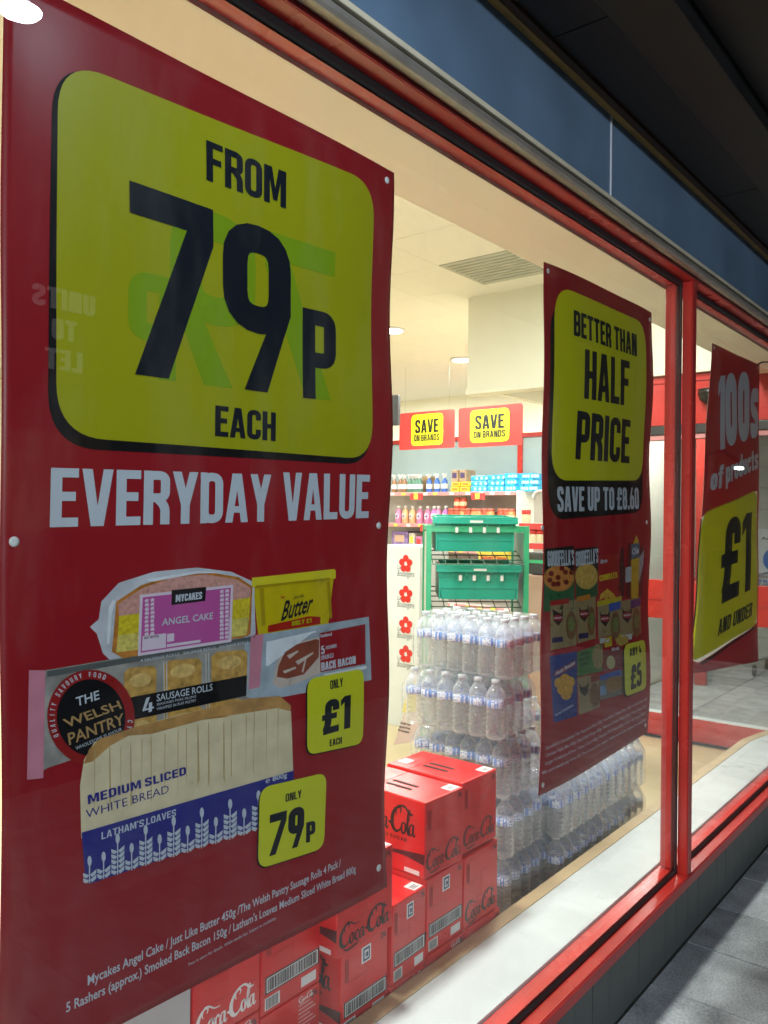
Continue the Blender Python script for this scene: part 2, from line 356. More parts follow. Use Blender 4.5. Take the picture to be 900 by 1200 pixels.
# ------------------------------------------------------------------ materials
m_red = mat('red gloss paint', (.54, .034, .026), .26, var=.07, vs=4, bump=.025, bs=30)
m_maroon = mat('red paint darkened as shade', (.42, .03, .03), .35, var=.12, vs=14, bump=.05)  # shade of the unlit front faces put into a darker red
m_gask = mat('black rubber gasket', (.02, .02, .022), .45)
m_white_board = mat('white laminate board', (.60, .635, .64), .3, var=.03, vs=3, bump=.02, bs=30)
m_tan = mat('tan edging', (.50, .36, .2), .45)
m_cream = mat('cream wall paint', (.94, .93, .80), .6, var=.03, vs=2, bump=.03, bs=120)
m_wallc = mat('pale cream paint', (.76, .745, .64), .6, var=.03, vs=2, bump=.03, bs=120)
m_ceil = mat('ceiling tile mineral', (.84, .82, .76), .8, var=.03, vs=30, bump=.06, bs=200)
m_floor = mat('speckled beige vinyl', (.52, .42, .25), .35, var=.16, vs=160)
m_grid = mat('ceiling grid metal', (.7, .69, .63), .5)
m_vent = mat('grey vent slats', (.46, .47, .41), .6)
m_riser = mat('grey painted boards', (.085, .096, .094), .5, var=.2, vs=6, bump=.08, bs=50)
m_fascia = mat('blue fascia sheet', (.12, .19, .285), .45, var=.14, vs=5, bump=.04, bs=25)
m_flash = mat('dull aluminium flashing', (.42, .39, .35), .38, metal=.6, var=.12, vs=20)
m_seam = mat('bright seam', (.85, .88, .92), .35, metal=.2)
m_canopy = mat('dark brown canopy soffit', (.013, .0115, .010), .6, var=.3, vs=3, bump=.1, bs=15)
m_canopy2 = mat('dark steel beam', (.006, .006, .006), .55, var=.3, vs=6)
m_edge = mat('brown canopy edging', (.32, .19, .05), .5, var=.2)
m_eyelet = mat('white plastic', (.8, .8, .8), .35)
m_black = mat('black print', (.008, .009, .016), .4, var=0)
m_navy = mat('navy print', (.012, .012, .03), .35, var=0)
m_card = mat('red carton', (.66, .016, .016), .33, var=.10, vs=9, bump=.16, bs=14)
m_water_b = clear('clear bottle plastic', (.985, .992, .996), ior=1.55, rough=.09, haze=.42, hazecol=(.97, .985, 1), bump=.35, bs=90)
def add_refraction(m, k):                   # part of the light bends through the water
    n = m.node_tree; out = n.nodes['Material Output']; old = out.inputs[0].links[0].from_socket
    rf = n.nodes.new('ShaderNodeBsdfGlass'); rf.inputs['IOR'].default_value = 1.3; rf.inputs['Roughness'].default_value = .06; rf.inputs[0].default_value = (.97, .99, 1, 1)
    mx = n.nodes.new('ShaderNodeMixShader'); mx.inputs[0].default_value = k
    n.links.new(old, mx.inputs[1]); n.links.new(rf.outputs[0], mx.inputs[2]); n.links.new(mx.outputs[0], out.inputs[0])
add_refraction(m_water_b, .14)
m_film = clear('shrink film', (.99, .993, 1), ior=1.4, rough=.10, haze=.10, bump=.6, bs=38, stretch=(1, 1, .45))
m_glass = clear('window glass', (.94, .96, .955), ior=1.42, rough=.0, haze=.006, smear=.03)
m_glass2 = clear('inner screen glass', (.93, .96, .95), ior=1.4, rough=.0)
m_pave = None

def stone_mat(name, a, b, sc1):
    m = bpy.data.materials.new(name); m.use_nodes = True; n = m.node_tree; bs = n.nodes['Principled BSDF']
    tc = n.nodes.new('ShaderNodeTexCoord'); oi = n.nodes.new('ShaderNodeObjectInfo')
    ad = n.nodes.new('ShaderNodeVectorMath'); ad.operation = 'ADD'
    n.links.new(tc.outputs['Object'], ad.inputs[0]); n.links.new(oi.outputs['Random'], ad.inputs[1])
    n1 = n.nodes.new('ShaderNodeTexNoise'); n1.inputs['Scale'].default_value = sc1; n1.inputs['Detail'].default_value = 10; n1.inputs['Roughness'].default_value = .8
    n2 = n.nodes.new('ShaderNodeTexNoise'); n2.inputs['Scale'].default_value = 7; n2.inputs['Detail'].default_value = 6
    mx = n.nodes.new('ShaderNodeMath'); mx.operation = 'ADD'; mul = n.nodes.new('ShaderNodeMath'); mul.operation = 'MULTIPLY'; mul.inputs[1].default_value = .55
    n.links.new(ad.outputs[0], n1.inputs['Vector']); n.links.new(ad.outputs[0], n2.inputs['Vector'])
    n.links.new(n2.outputs[0], mul.inputs[0]); n.links.new(n1.outputs[0], mx.inputs[0]); n.links.new(mul.outputs[0], mx.inputs[1])
    cr = n.nodes.new('ShaderNodeValToRGB'); cr.color_ramp.elements[0].position = .58; cr.color_ramp.elements[1].position = .98
    cr.color_ramp.elements[0].color = a+(1,); cr.color_ramp.elements[1].color = b+(1,)
    n.links.new(mx.outputs[0], cr.inputs[0])
    hv = n.nodes.new('ShaderNodeHueSaturation'); mr = n.nodes.new('ShaderNodeMapRange'); mr.inputs[3].default_value = .85; mr.inputs[4].default_value = 1.15
    n.links.new(oi.outputs['Random'], mr.inputs[0]); n.links.new(mr.outputs[0], hv.inputs['Value']); n.links.new(cr.outputs[0], hv.inputs['Color'])
    n.links.new(hv.outputs[0], bs.inputs['Base Color']); bs.inputs['Roughness'].default_value = .75
    bp = n.nodes.new('ShaderNodeBump'); bp.inputs['Strength'].default_value = .5; bp.inputs['Distance'].default_value = .004
    n.links.new(n1.outputs[0], bp.inputs['Height']); n.links.new(bp.outputs[0], bs.inputs['Normal'])
    return m
m_pave = stone_mat('grey concrete slab', (.17, .18, .195), (.62, .64, .665), 130)
m_pave2 = stone_mat('pale concrete slab', (.22, .23, .23), (.50, .50, .49), 60)

# ------------------------------------------------------------------ ground, paving, floor
g = MB(); g.box((-60, -60, -.3), (80, -.02, -.03)); g.build('street', mat('asphalt', (.045, .045, .048), .85, var=.3, vs=40, bump=.3, bs=150), kind='structure')
pv = empty('pavement', (0, 0, 0), kind='structure')
slab = {}
def slab_mesh(wx, wy):
    k = (wx, wy)
    if k not in slab: slab[k] = MB().box((.0028, .0028, -.04), (wx-.0028, wy-.0028, 0)).mesh('paving_slab', m_pave)
    return slab[k]
yr = -.0255; row = 0
while yr > -2.9:
    x = .245 - .335 + (0 if row % 2 == 0 else -.17)
    wy = .45
    while x < 8.6:
        o = put('paving_slab', slab_mesh(.335, wy), pv, (x, yr-wy, random.uniform(-.0015, .001))); x += .335
    yr -= wy; row += 1
MB().box((-.3, -.021, -.05), (9, -.0265, .003)).build('mortar_joint', mat('dark mortar grime', (.03, .03, .028), .9, var=.4, vs=30, bump=.4), pv)
XS_ = 5.5
MB().box((-3, 0, -.1), (5.46, 10, 0)).box((5.46, 2.7, -.1), (12, 10, 0)).box((XS_-.04, 1.72, -.1), (12, 2.7, 0)).build('shop_floor', m_floor, kind='structure')
# pale paving beyond the entrance screen
ep = empty('entrance_paving', (0, 0, 0), kind='structure')
sm = MB().box((.003, .003, -.04), (.597, .597, 0), bev=.003).mesh('paving_slab', m_pave2)
for i in range(10):
    for j in range(4): put('paving_slab', sm, ep, (5.56+i*.6, -.7+j*.6, 0))
MB().box((5.46, -.6, -.1), (12, 1.719, -.035)).build('bedding', mat('grey bedding', (.15, .15, .15), .9), ep)

# ------------------------------------------------------------------ shop front
X0, X1, X2 = -.6, 2.86, 5.45
rz = empty('stall_riser', (0, 0, 0), 'low grey vertically boarded wall below the red window sill', 'wall')
rng = X0; k = 0
ml = [MB().box((0, -.024, 0), (bw, 0, .214)).mesh('board', m_riser) for bw in (.100, .1085, .112)]
while rng < X2:
    q = random.choice((0, 1, 1, 2)); wd = (.100, .1085, .112)[q]
    put('board', ml[q], rz, (rng, random.uniform(-.0012, .0012), .006)); rng += wd+.0035
MB().box((X0, 0, 0), (X2, .05, .2)).build('backing', mat('dark backing', (.008, .008, .008), .8), rz)

wf = empty('shop_window_frame', (0, 0, 0), 'glossy red shopfront window frame with sill, head and black gaskets', 'window frame')
ZB, ZT = .25, 2.317
sill = MB().extr([(-.048, .216), (-.040, .249), (-.044, .252), (-.008, .253), (-.008, .216)], X0, X2)
sill.build('outer_sill', m_red, wf)
MB().extr([(-.0445, .2165), (-.0495, .219), (-.0495, .247), (-.0445, .2515)], X0, X2).build('sill_nosing', m_maroon, wf)
MB().extr([(.008, .21), (.008, .258), (.056, .262), (.056, .21)], X0, X2).build('inner_sill', m_red, wf)
MB().extr([(-.007, .245), (-.0075, .262), (-.003, .268), (-.003, .245)], X0, X2).extr([(.003, .245), (.003, .270), (.0072, .264), (.007, .245)], X0, X2).build('sill_gasket', m_gask, wf)
MB().extr([(-.045, ZT+.06), (-.045, ZT), (-.008, ZT-.001), (-.008, ZT+.06)], X0, X2).build('outer_head', m_red, wf)
MB().box((X0, -.0475, ZT+.001), (X2, -.0452, ZT+.06)).build('head_face', m_maroon, wf)
MB().extr([(.008, ZT+.08), (.008, ZT-.006), (.053, ZT-.008), (.053, ZT+.08)], X0, X2).build('inner_head', m_red, wf)
MB().extr([(-.007, ZT), (-.0078, ZT-.016), (-.0033, ZT-.02), (-.003, ZT)], X0, X2).extr([(.003, ZT), (.003, ZT-.02), (.0072, ZT-.014), (.007, ZT)], X0, X2).build('head_gasket', m_gask, wf)
def mullion(x, wpost=.045):
    z0, z1 = .2535, ZT-.002
    MB().extrz([(x, -.038), (x+.004, -.0405), (x+wpost-.004, -.0405), (x+wpost, -.038), (x+wpost, -.008), (x, -.008)], z0, z1).build('mullion', m_red, wf)
    MB().box((x+.0045, -.0425, z0-.03), (x+wpost-.0045, -.0407, z1+.02)).build('mullion_face', m_maroon, wf)
    MB().box((x-.01, .008, z0+.012), (x+wpost-.02, .05, z1-.006), bev=.002).build('inner_mullion', m_red, wf)
    MB().box((x-.018, -.007, z0+.01), (x-.001, -.003, z1-.012)).box((x-.022, .003, z0+.012), (x-.004, .0072, z1-.012)).box((x+wpost+.001, -.007, z0+.01), (x+wpost+.014, -.003, z1-.012)).build('mullion_gasket', m_gask, wf)
mullion(2.875)
for a, b in ((X0, 2.872), (2.922, X2)):
    MB().box((a, -.0028, ZB-.002), (b, .0028, ZT)).build('glass_pane', m_glass, wf)

# window board inside
wb = empty('window_board', (0, 0, 0), 'white laminate window board with tan front edge inside the glass', 'window board')
for a, b in ((X0, 1.53), (1.532, 3.28), (3.282, 4.75)):
    MB().box((a, .057, .235), (b, .247, .272), bev=.0015).build('board', m_white_board, wb)
    MB().box((a, .2475, .0), (b, .292, .274), bev=.001).build('edge_trim', m_tan, wb)
MB().extrz([(4.752, .057), (5.40, .057), (5.44, .10), (4.99, .2), (4.752, .247)], .235, .272).build('board', m_white_board, wb)
MB().extrz([(4.752, .2475), (4.99, .2005), (5.44, .1005), (5.44, .145), (5.0, .245), (4.752, .292)], .0, .274).build('edge_trim', m_tan, wb)

# fascia, flashing and canopy
fs = empty('shop_fascia', (0, 0, 0), 'blue sheet fascia with a bright vertical seam above the window', 'fascia')
for a, b in ((X0, 2.103), (2.109, 7.5)): MB().box((a, -.075, 2.357), (b, -.04, 2.60)).build('fascia_panel', m_fascia, fs)
MB().box((2.1035, -.0775, 2.362), (2.1085, -.06, 2.598)).build('seam_strip', m_seam, fs)  # glint along the seam put into the strip's pale colour
MB().box((X0, -.087, 2.3445), (7.5, -.05, 2.3565), bev=.002).build('light_trim', mat('cream aluminium trim', (.62, .56, .42), .4, var=.1, vs=10), fs)
prof = [(-.048, 2.3415)]+[(-.066-.019*math.cos(a), 2.330+.0115*math.sin(a)) for a in [math.pi/2*1.0-i*math.pi/8 for i in range(0, 9)]][:0]
prof = [(-.049, 2.3415), (-.076, 2.3415), (-.083, 2.338), (-.086, 2.332), (-.084, 2.326), (-.078, 2.3215), (-.070, 2.321), (-.0495, 2.328)]
MB().extr(prof, X0, 7.5).build('rounded_flashing', m_flash, fs)
MB().box((X0, -.04, ZT+.062), (X2, 0, 2.7)).build('backing', mat('fascia carcass', (.05, .05, .05), .8), fs)
cp = empty('canopy', (0, 0, 0), 'dark brown canopy soffit running along the street above the fascia', 'canopy')
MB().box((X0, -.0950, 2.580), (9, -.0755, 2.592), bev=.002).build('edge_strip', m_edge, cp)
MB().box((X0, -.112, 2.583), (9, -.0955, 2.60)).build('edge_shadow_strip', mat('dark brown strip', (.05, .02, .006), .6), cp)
xs = [X0, .5, 1.7, 2.9, 4.1, 5.3, 6.5, 7.7, 9]
for i in range(8):
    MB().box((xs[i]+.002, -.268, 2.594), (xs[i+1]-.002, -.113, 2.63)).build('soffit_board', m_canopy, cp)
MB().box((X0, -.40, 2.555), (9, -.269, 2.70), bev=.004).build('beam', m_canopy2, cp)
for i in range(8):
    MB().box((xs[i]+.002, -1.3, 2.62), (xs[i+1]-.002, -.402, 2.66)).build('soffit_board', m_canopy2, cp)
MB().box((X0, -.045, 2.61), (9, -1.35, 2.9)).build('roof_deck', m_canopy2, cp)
MB().tube([(X0, -.62, 2.60), (9, -.62, 2.60)], .016, 8).build('conduit', m_canopy2, cp)

# canopy lamp (its glare shows in the glass)
LP = at(24, -6, y=.70); LX, LZ = LP.x, LP.z+.02
lp = empty('canopy_lamp', (LX, -.70, LZ), 'white lit round bulkhead lamp under the canopy, mirrored in the glass', 'lamp')
print('canopy lamp', LX, LZ); MB().lathe([(.02, .12), (.02, .03), (.03, .02), (.034, 0), (.028, -.012)], (LX, -.70, LZ), 24).build('housing', mat('lamp housing', (.2, .2, .2), .4), lp)
MB().lathe([(.026, -.0125), (.025, -.018), (.018, -.022), (.006, -.023)], (LX, -.70, LZ), 24).build('diffuser', mat('lit diffuser', (.9, .9, .9), .4, var=0, emit=(.75, .88, 1), es=7), lp)
def area(name, loc, size, energy, col, rot=(0, 0, 0)):
    l = bpy.data.lights.new(name, 'AREA'); l.shape = 'DISK'; l.size = size; l.energy = energy; l.color = col
    o = bpy.data.objects.new(name, l); C.objects.link(o); o.location = loc; o.rotation_euler = rot; return o
area('canopy_lamp_light', (LX, -.70, LZ-.055), .08, 7, (.72, .87, 1))

# ------------------------------------------------------------------ interior shell
CZ = 3.22
MB().extr([(.055, 2.40), (.44, 2.40), (.44, CZ+.1), (.41, CZ+.1), (.41, 2.425), (.055, 2.425)], X0, 5.5).build('window_soffit', m_cream, kind='structure')
MB().box((X0, .054, 2.30), (5.46, .06, 2.4)).build('window_soffit_edge', m_cream, kind='structure')
ce = empty('ceiling', (0, 0, 0), kind='structure')
tm = MB().box((.0012, .0012, 0), (.5988, .5988, .02), bev=.0015).mesh('ceiling_tile', m_ceil)
for i in range(14):
    for j in range(14):
        x = 2.25+i*.6; y = .50+j*.6
        if abs(x-4.65) < .01 and 1.6 < y < 1.8: continue
        put('ceiling_tile', tm, ce, (x, y, CZ))
MB().box((X0, .44, CZ+.022), (12, 10, CZ+.1)).build('ceiling_grid', m_grid, ce)
MB().box((X0, .44, CZ), (2.25, 10, CZ+.021)).build('ceiling_plain', m_ceil, ce)
vt = empty('ceiling_vent', (4.65, 1.7, CZ), 'grey slatted rectangular vent set into the white ceiling', 'vent')
MB().box((4.655, 1.705, CZ-.004), (5.245, 2.295, CZ+.01)).build('vent_plate', m_vent, vt)
for i in range(9): MB().box((4.70+i*.058, 1.74, CZ-.011), (4.73+i*.058, 2.26, CZ-.0045)).build('slat', m_vent, vt)
XS = 5.5
MB().box((XS, .06, 2.50), (XS+.12, 2.60, CZ)).build('bulkhead', m_wallc, kind='structure')
MB().box((XS-.01, .06, 2.475), (XS+.12, 2.61, 2.4995)).box((XS-.02, .06, 2.445), (XS+.12, 2.61, 2.4745), bev=.003).build('cornice', m_wallc, kind='structure')
MB().box((XS+.121, 1.72, 0), (10.0, 1.80, 2.5)).box((XS+.121, 2.55, 2.5), (10.0, 2.6, CZ)).build('lobby_side_wall', m_wallc, kind='structure')
MB().box((10, 1.81, 2.62), (10.1, 10, CZ)).box((10.0, 1.81, 0), (10.1, 10, 1.6)).build('far_wall', m_cream, kind='structure')
MB().box((-3, 9.9, 0), (12, 10, CZ)).box((-3.1, .06, 0), (-3, 10, CZ)).box((-3, 0, 2.4), (X0, .055, CZ)).box((-3, 0, 0), (X0, .055, 2.4)).build('side_wall', m_wallc, kind='structure')

# ceiling lamps: round downlights
m_lit = mat('lit lens', (.9, .9, .9), .4, var=0, emit=(1, .97, .9), es=14)
dl = empty('ceiling_downlight', (6.02, 3.8, CZ), 'lit round downlight in the shop ceiling, beside the first poster edge', 'ceiling light', 'round ceiling downlights')
MB().lathe([(.13, .0), (.135, -.012), (.11, -.014)], (6.02, 3.8, CZ), 24).build('trim_ring', m_eyelet, dl)
MB().lathe([(.108, -.0142), (.10, -.02), (.05, -.026)], (6.02, 3.8, CZ), 24).build('lens', m_lit, dl)
lamps = [(7.64, 4.08), (.4, .8), (1.7, .8), (3.0, .8), (4.3, .8), (1.2, 3.2), (3.0, 4.6), (8.6, 6.2), (4.6, 6.8), (8.6, 2.9+.3)]
for i, (x, y) in enumerate(lamps):
    o = copy_tree(dl); o.location = (x, y, CZ)
    o['label'] = ['lit round downlight in the shop ceiling, beside the pale boxed bulkhead', 'round ceiling downlight above the left end of the window', 'round ceiling downlight above the cola cartons', 'round ceiling downlight above the water tower', 'round ceiling downlight above the third poster',
                  'round ceiling downlight deep behind the first poster', 'round ceiling downlight above the grey display column', 'round ceiling downlight above the back shelves', 'round ceiling downlight at the far left of the shop', 'round ceiling downlight behind the pale bulkhead'][i]
WARM = (.98, 1, .93)
for i, (x, y) in enumerate([(6.02, 3.8)]+lamps):
    near = 1 <= i-1 <= 4
    area('downlight_glow', (x, y, CZ-.04), .30 if near else .6, (49 if near else 62 if x > 8 or y > 6 else 115), (.97, 1, .94) if near else WARM)

# ------------------------------------------------------------------ entrance screen and lobby
es = empty('entrance_screen', (XS, 0, 0), 'red framed glass screen and automatic door beside the entrance', 'door screen')
def rbox(a, b, name, m=m_red, bev=.003): return MB().box(a, b, bev=bev).build(name, m, es)
rbox((XS+.02, .06, 2.11), (XS+.10, 1.80, 2.44), 'head_rail'); rbox((XS+.01, .06, 2.395), (XS+.0195, 1.8, 2.40), 'head_bead', m_maroon, 0)
rbox((XS-.01, .06, 2.045), (XS+.10, 1.80, 2.105), 'door_operator', mat('dark operator housing', (.06, .06, .06), .3, metal=.5))
rbox((XS+.0, .06, 2.01), (XS+.09, 1.80, 2.042), 'operator_strip', mat('pinkish rail', (.6, .25, .25), .3))
rbox((XS+.02, .06, .80), (XS+.08, 1.69, 1.06), 'middle_rail'); rbox((XS+.02, .06, .0), (XS+.08, 1.69, .155), 'bottom_rail')
rbox((XS+.019, .06, .1555), (XS+.081, 1.69, .163), 'rail_strip', m_seam, 0); rbox((XS+.015, .06, .925), (XS+.0195, 1.69, .929), 'rail_groove', m_maroon, 0)
rbox((XS-.01, .06, 0.0), (XS+.0, 1.8, .012), 'threshold', m_gask, 0)
for y in (1.70,): rbox((XS+.015, y, 0), (XS+.085, y+.1, 2.11), 'post')
MB().box((XS+.045, .06, .163), (XS+.051, 1.69, .80)).box((XS+.045, .06, 1.06), (XS+.051, 1.69, 2.01)).build('glass_pane', m_glass2, es)
dm = at(822, 462, x=XS-.03)
MB().lathe([(.075, 0), (.075, -.03), (.062, -.07), (.035, -.095), (.01, -.1)], (XS-.02, dm.y-.05, dm.z+.03), 20, mi=0).build('sensor_dome', mat('black sensor dome', (.01, .01, .01), .12), es)
# farther screen, block wall, sign, trolley
YD = at(822, 600, x=7.4).y
fs2 = empty('inner_door_frame', (7.4, 0, 0), 'red door frame standing beyond the entrance screen', 'door frame')
for a, b in (((7.4, YD-.05, .0), (7.46, YD+.05, 2.4)), ((7.4, YD+.051, .78), (7.46, 1.69, .95)), ((7.4, .1, 2.401), (7.46, 1.7, 2.6))):
    MB().box(a, b, bev=.003).build('frame_bar', m_red, fs2)
MB().box((7.425, YD+.051, .95), (7.431, 1.69, 2.4)).build('glass_pane', m_glass2, fs2)
MB().tube([(7.38, 1.2, 1.15), (7.36, 1.2, 1.18), (7.36, 1.2, 1.5), (7.38, 1.2, 1.53)], .012).build('handle', m_gask, fs2)
MB().box((XS+.125, .06, 2.62), (12, 2.54, 2.7)).build('lobby_ceiling', m_ceil, kind='structure')
bw = empty('block_wall', (9.2, 0, 0), 'pale painted block wall beyond the entrance', 'wall')
m_blk = mat('painted blockwork', (.60, .59, .55), .75, var=.08, vs=12, bump=.2, bs=60)
bmq = MB().box((0, .004, .004), (.1, .446, .221), bev=.003).mesh('block', m_blk)
for r in range(12):
    for c_ in range(4):
        y = -.1+c_*.45-(.225 if r % 2 else 0)
        put('block', bmq, bw, (0, y, r*.225))
MB().box((9.21, -.4, 0), (9.29, 1.715, 2.7)).build('mortar_joint', mat('mortar', (.4, .39, .37), .9), bw)
# notice with blue mandatory disc
p = at(893, 620, x=9.12); q = at(893, 690, x=9.12)
nb = empty('door_notice', (9.19, p.y, q.z), 'white notice with a blue warning disc behind the entrance glass', 'sign')
yy = at(888, 650, x=9.12).y; zc = at(895, 656, x=9.12).z; hh = p.z-q.z
MB().box((9.17, yy-.55, q.z), (9.195, yy+.03, p.z)).build('panel', mat('white sign', (.8, .82, .84), .4, var=.02), nb)
m_blue = mat('blue sign print', (.01, .16, .62), .4, var=0)
MB().box((9.1685, yy-.55, q.z), (9.1695, yy+.03, q.z+hh*.15)).lathe([(hh*.21, 0), (hh*.21, .001)], (9.1683, yy-.17, zc), 32, axis='x', smooth=False).build('blue_disc', m_blue, nb)

def lettering(parent, name, s, m, O, XV, YV, N, off=.0006, style='stroke', t=.15, wd=.44, gap=.05, bold=.0, shear=0, warp=None, slice_=False, mirror=False):
    O = Vector(O); XV = Vector(XV); YV = Vector(YV); N = Vector(N)
    if style == 'stroke':
        polys, W = stroke_text(s, t, wd, gap); polys = [(li, [(x/W, y) for x, y in p]) for li, p in polys]
    elif style == 'script':
        polys = [(li*.5, [(x/5.95, y/1.5) for x, y in p]) for li, p in SCRIPT]
    elif style == 'cola':
        polys = [(li*.5, [((x-3.15)/2.8, y/1.5) for x, y in p]) for li, p in SCRIPT if p[0][0] > 3.12 and p[1][0] > 3.12]
    if mirror and style != 'font': polys = [(li, [(1-x, y) for x, y in p]) for li, p in polys]
    def mp(x, y, li):
        q = O+XV*x+YV*y+N*(off+li*2.5e-5)
        return warp(q) if warp else q
    if style == 'font':
        vs, fs_ = font_text(s, bold, shear); mb = MB(); mb.add([mp(x, y, 0) for x, y in vs], fs_)
    elif warp and max(XV.length, YV.length) > .1:      # big letters follow the curl of the sheet
        mb = flat_poly_mb(polys, lambda x, y, li: O+XV*x+YV*y+N*(off+li*2.5e-5))
        bm = bmesh.new(); vv = [bm.verts.new(v) for v in mb.v]
        for f in mb.f: bm.faces.new([vv[i] for i in f])
        for ax in (0, 2):
            c = [v.co[ax] for v in bm.verts]; x = math.ceil(min(c)/.02)*.02; mxx = max(c)
            while x < mxx:
                bmesh.ops.bisect_plane(bm, geom=bm.verts[:]+bm.edges[:]+bm.faces[:], plane_co=tuple(x if i == ax else 0 for i in range(3)), plane_no=tuple(1 if i == ax else 0 for i in range(3))); x += .02
        bm.verts.index_update(); mb = MB(); mb.add([warp(v.co)[:] for v in bm.verts], [[v.index for v in f.verts] for f in bm.faces]); bm.free()
    else: mb = flat_poly_mb(polys, mp)
    o = mb.build(name, m, parent)
    return o

#POSTERS
PY = .030
p_red = mat('poster red print', (.36, .012, .022), .36, var=.04, vs=3, trans=.28, spec=.3)
p_yel = mat('poster yellow print', (.52, .50, .008), .4, var=.03, vs=4, spec=.3, trans=.28)
p_ghost = mat('poster show-through print', (.26, .40, .01), .25, var=.03, trans=.1)
p_blk = mat('poster black print', (.006, .009, .018), .5, var=0, spec=.15)
p_wht = mat('poster white print', (.58, .62, .70), .3, var=.03, trans=.05)
p_dry = mat('poster black panel', (.004, .004, .006), .5, var=0, spec=.15)
def flat(name, rgb, v=.1, vs=30): return mat('print '+name, srgb(*rgb), .3, var=v, vs=vs)
class Poster:
    def __init__(s, label, px, amp, ph, sheet=None):
        q = [at(u, v, y=PY) for u, v in px]   # TL TR BR BL
        s.x0 = (q[0].x+q[3].x)/2; s.x1 = (q[1].x+q[2].x)/2; s.z1 = (q[0].z+q[1].z)/2; s.z0 = (q[2].z+q[3].z)/2
        s.q = q; s.amp = amp; s.ph = ph
        s.root = empty('poster', (s.x0, PY, s.z0), label, 'poster', 'window posters')
        mb = MB(); NX, NZ = 60, 80; vs = []
        for k, dy in enumerate((-.0004, .0004)):
            for j in range(NZ+1):
                for i in range(NX+1):
                    a = i/NX; b = j/NZ
                    x = (q[3].x*(1-a)+q[2].x*a)*(1-b)+(q[0].x*(1-a)+q[1].x*a)*b
                    z = (q[3].z*(1-a)+q[2].z*a)*(1-b)+(q[0].z*(1-a)+q[1].z*a)*b
                    vs.append((x, PY+s.yo(x, z)+dy, z))
        n = (NX+1)*(NZ+1); f = []
        I = lambda i, j, k: k*n+j*(NX+1)+i
        for j in range(NZ):
            for i in range(NX):
                f.append((I(i, j, 0), I(i+1, j, 0), I(i+1, j+1, 0), I(i, j+1, 0))); f.append((I(i, j, 1), I(i, j+1, 1), I(i+1, j+1, 1), I(i+1, j, 1)))
        for i in range(NX):
            f.append((I(i, 0, 0), I(i, 0, 1), I(i+1, 0, 1), I(i+1, 0, 0))); f.append((I(i, NZ, 0), I(i+1, NZ, 0), I(i+1, NZ, 1), I(i, NZ, 1)))
        for j in range(NZ):
            f.append((I(0, j, 0), I(0, j+1, 0), I(0, j+1, 1), I(0, j, 1))); f.append((I(NX, j, 0), I(NX, j, 1), I(NX, j+1, 1), I(NX, j+1, 0)))
        mb.add(vs, f, 0, True); mb.build('sheet', sheet or p_red, s.root)
    def yo(s, x, z):
        a = (x-s.x0)/(s.x1-s.x0); b = (z-s.z0)/(s.z1-s.z0)
        e = s.amp*(.9*max(0, a)**6 + .8*max(0, 1-a)**8)
        return e*(.35+.65*math.sin(b*9+s.ph)**2) + .0016*math.sin(x*11+z*5+s.ph) + .0012*math.sin(z*13-x*3)
    def warp(s, q): return Vector((q.x, q.y+s.yo(q.x, q.z), q.z))
    def P(s, u, v): return at(u, v, y=PY)
    def art(s, name, polys, m, lay=1, sl=.02):
        """polys: polygons in photograph coordinates, laid on the sheet"""
        bm = bmesh.new()
        if polys and not isinstance(polys[0][0], (tuple, list)): polys = [polys]
        for k, p in enumerate(polys):
            vs = []
            for u, v in p:
                q = s.P(u, v); vs.append(bm.verts.new((q.x, q.y-.0007-lay*.00035-(k % 40)*4e-6, q.z)))
            bm.faces.new(vs)
        bmesh.ops.triangulate(bm, faces=bm.faces[:])
        if sl:
            xs = [v.co.x for v in bm.verts]; zs = [v.co.z for v in bm.verts]
            x = math.ceil(min(xs)/sl)*sl
            while x < max(xs): bmesh.ops.bisect_plane(bm, geom=bm.verts[:]+bm.edges[:]+bm.faces[:], plane_co=(x, 0, 0), plane_no=(1, 0, 0)); x += sl
            z = math.ceil(min(zs)/sl)*sl
            while z < max(zs): bmesh.ops.bisect_plane(bm, geom=bm.verts[:]+bm.edges[:]+bm.faces[:], plane_co=(0, 0, z), plane_no=(0, 0, 1)); z += sl
        bm.verts.index_update(); mb = MB()
        mb.add([s.warp(v.co)[:] for v in bm.verts], [[v.index for v in f.verts] for f in bm.faces]); bm.free()
        return mb.build(name, m, s.root)
    def text(s, name, st, m, bl, br, tl, lay=3, **k):
        a, b, c = s.P(*bl), s.P(*br), s.P(*tl)
        return lettering(s.root, name, st, m, a, b-a, c-a, (0, -1, 0), off=.0007+lay*.00035, warp=s.warp, **k)
    def rpoly(s, px, r, n=8):
        """rounded quad: corners in photograph coordinates, radius in metres on the sheet"""
        q = [s.P(*p) for p in px]; pts = rnd([(p.x, p.z) for p in q], r, True, n); out = []
        for x, z in pts: out.append((x, z))
        return out
    def art_xz(s, name, pts, m, lay=1, sl=.02):
        bm = bmesh.new(); vs = [bm.verts.new((x, PY-.0007-lay*.00035, z)) for x, z in pts]; bm.faces.new(vs)
        bmesh.ops.triangulate(bm, faces=bm.faces[:])
        for ax in (0, 2):
            c = [v.co[ax] for v in bm.verts]; x = math.ceil(min(c)/sl)*sl; mx = max(c)
            while x < mx:
                bmesh.ops.bisect_plane(bm, geom=bm.verts[:]+bm.edges[:]+bm.faces[:], plane_co=tuple(x if i == ax else 0 for i in range(3)), plane_no=tuple(1 if i == ax else 0 for i in range(3))); x += sl
        bm.verts.index_update(); mb = MB()
        mb.add([s.warp(v.co)[:] for v in bm.verts], [[v.index for v in f.verts] for f in bm.faces]); bm.free()
        return mb.build(name, m, s.root)
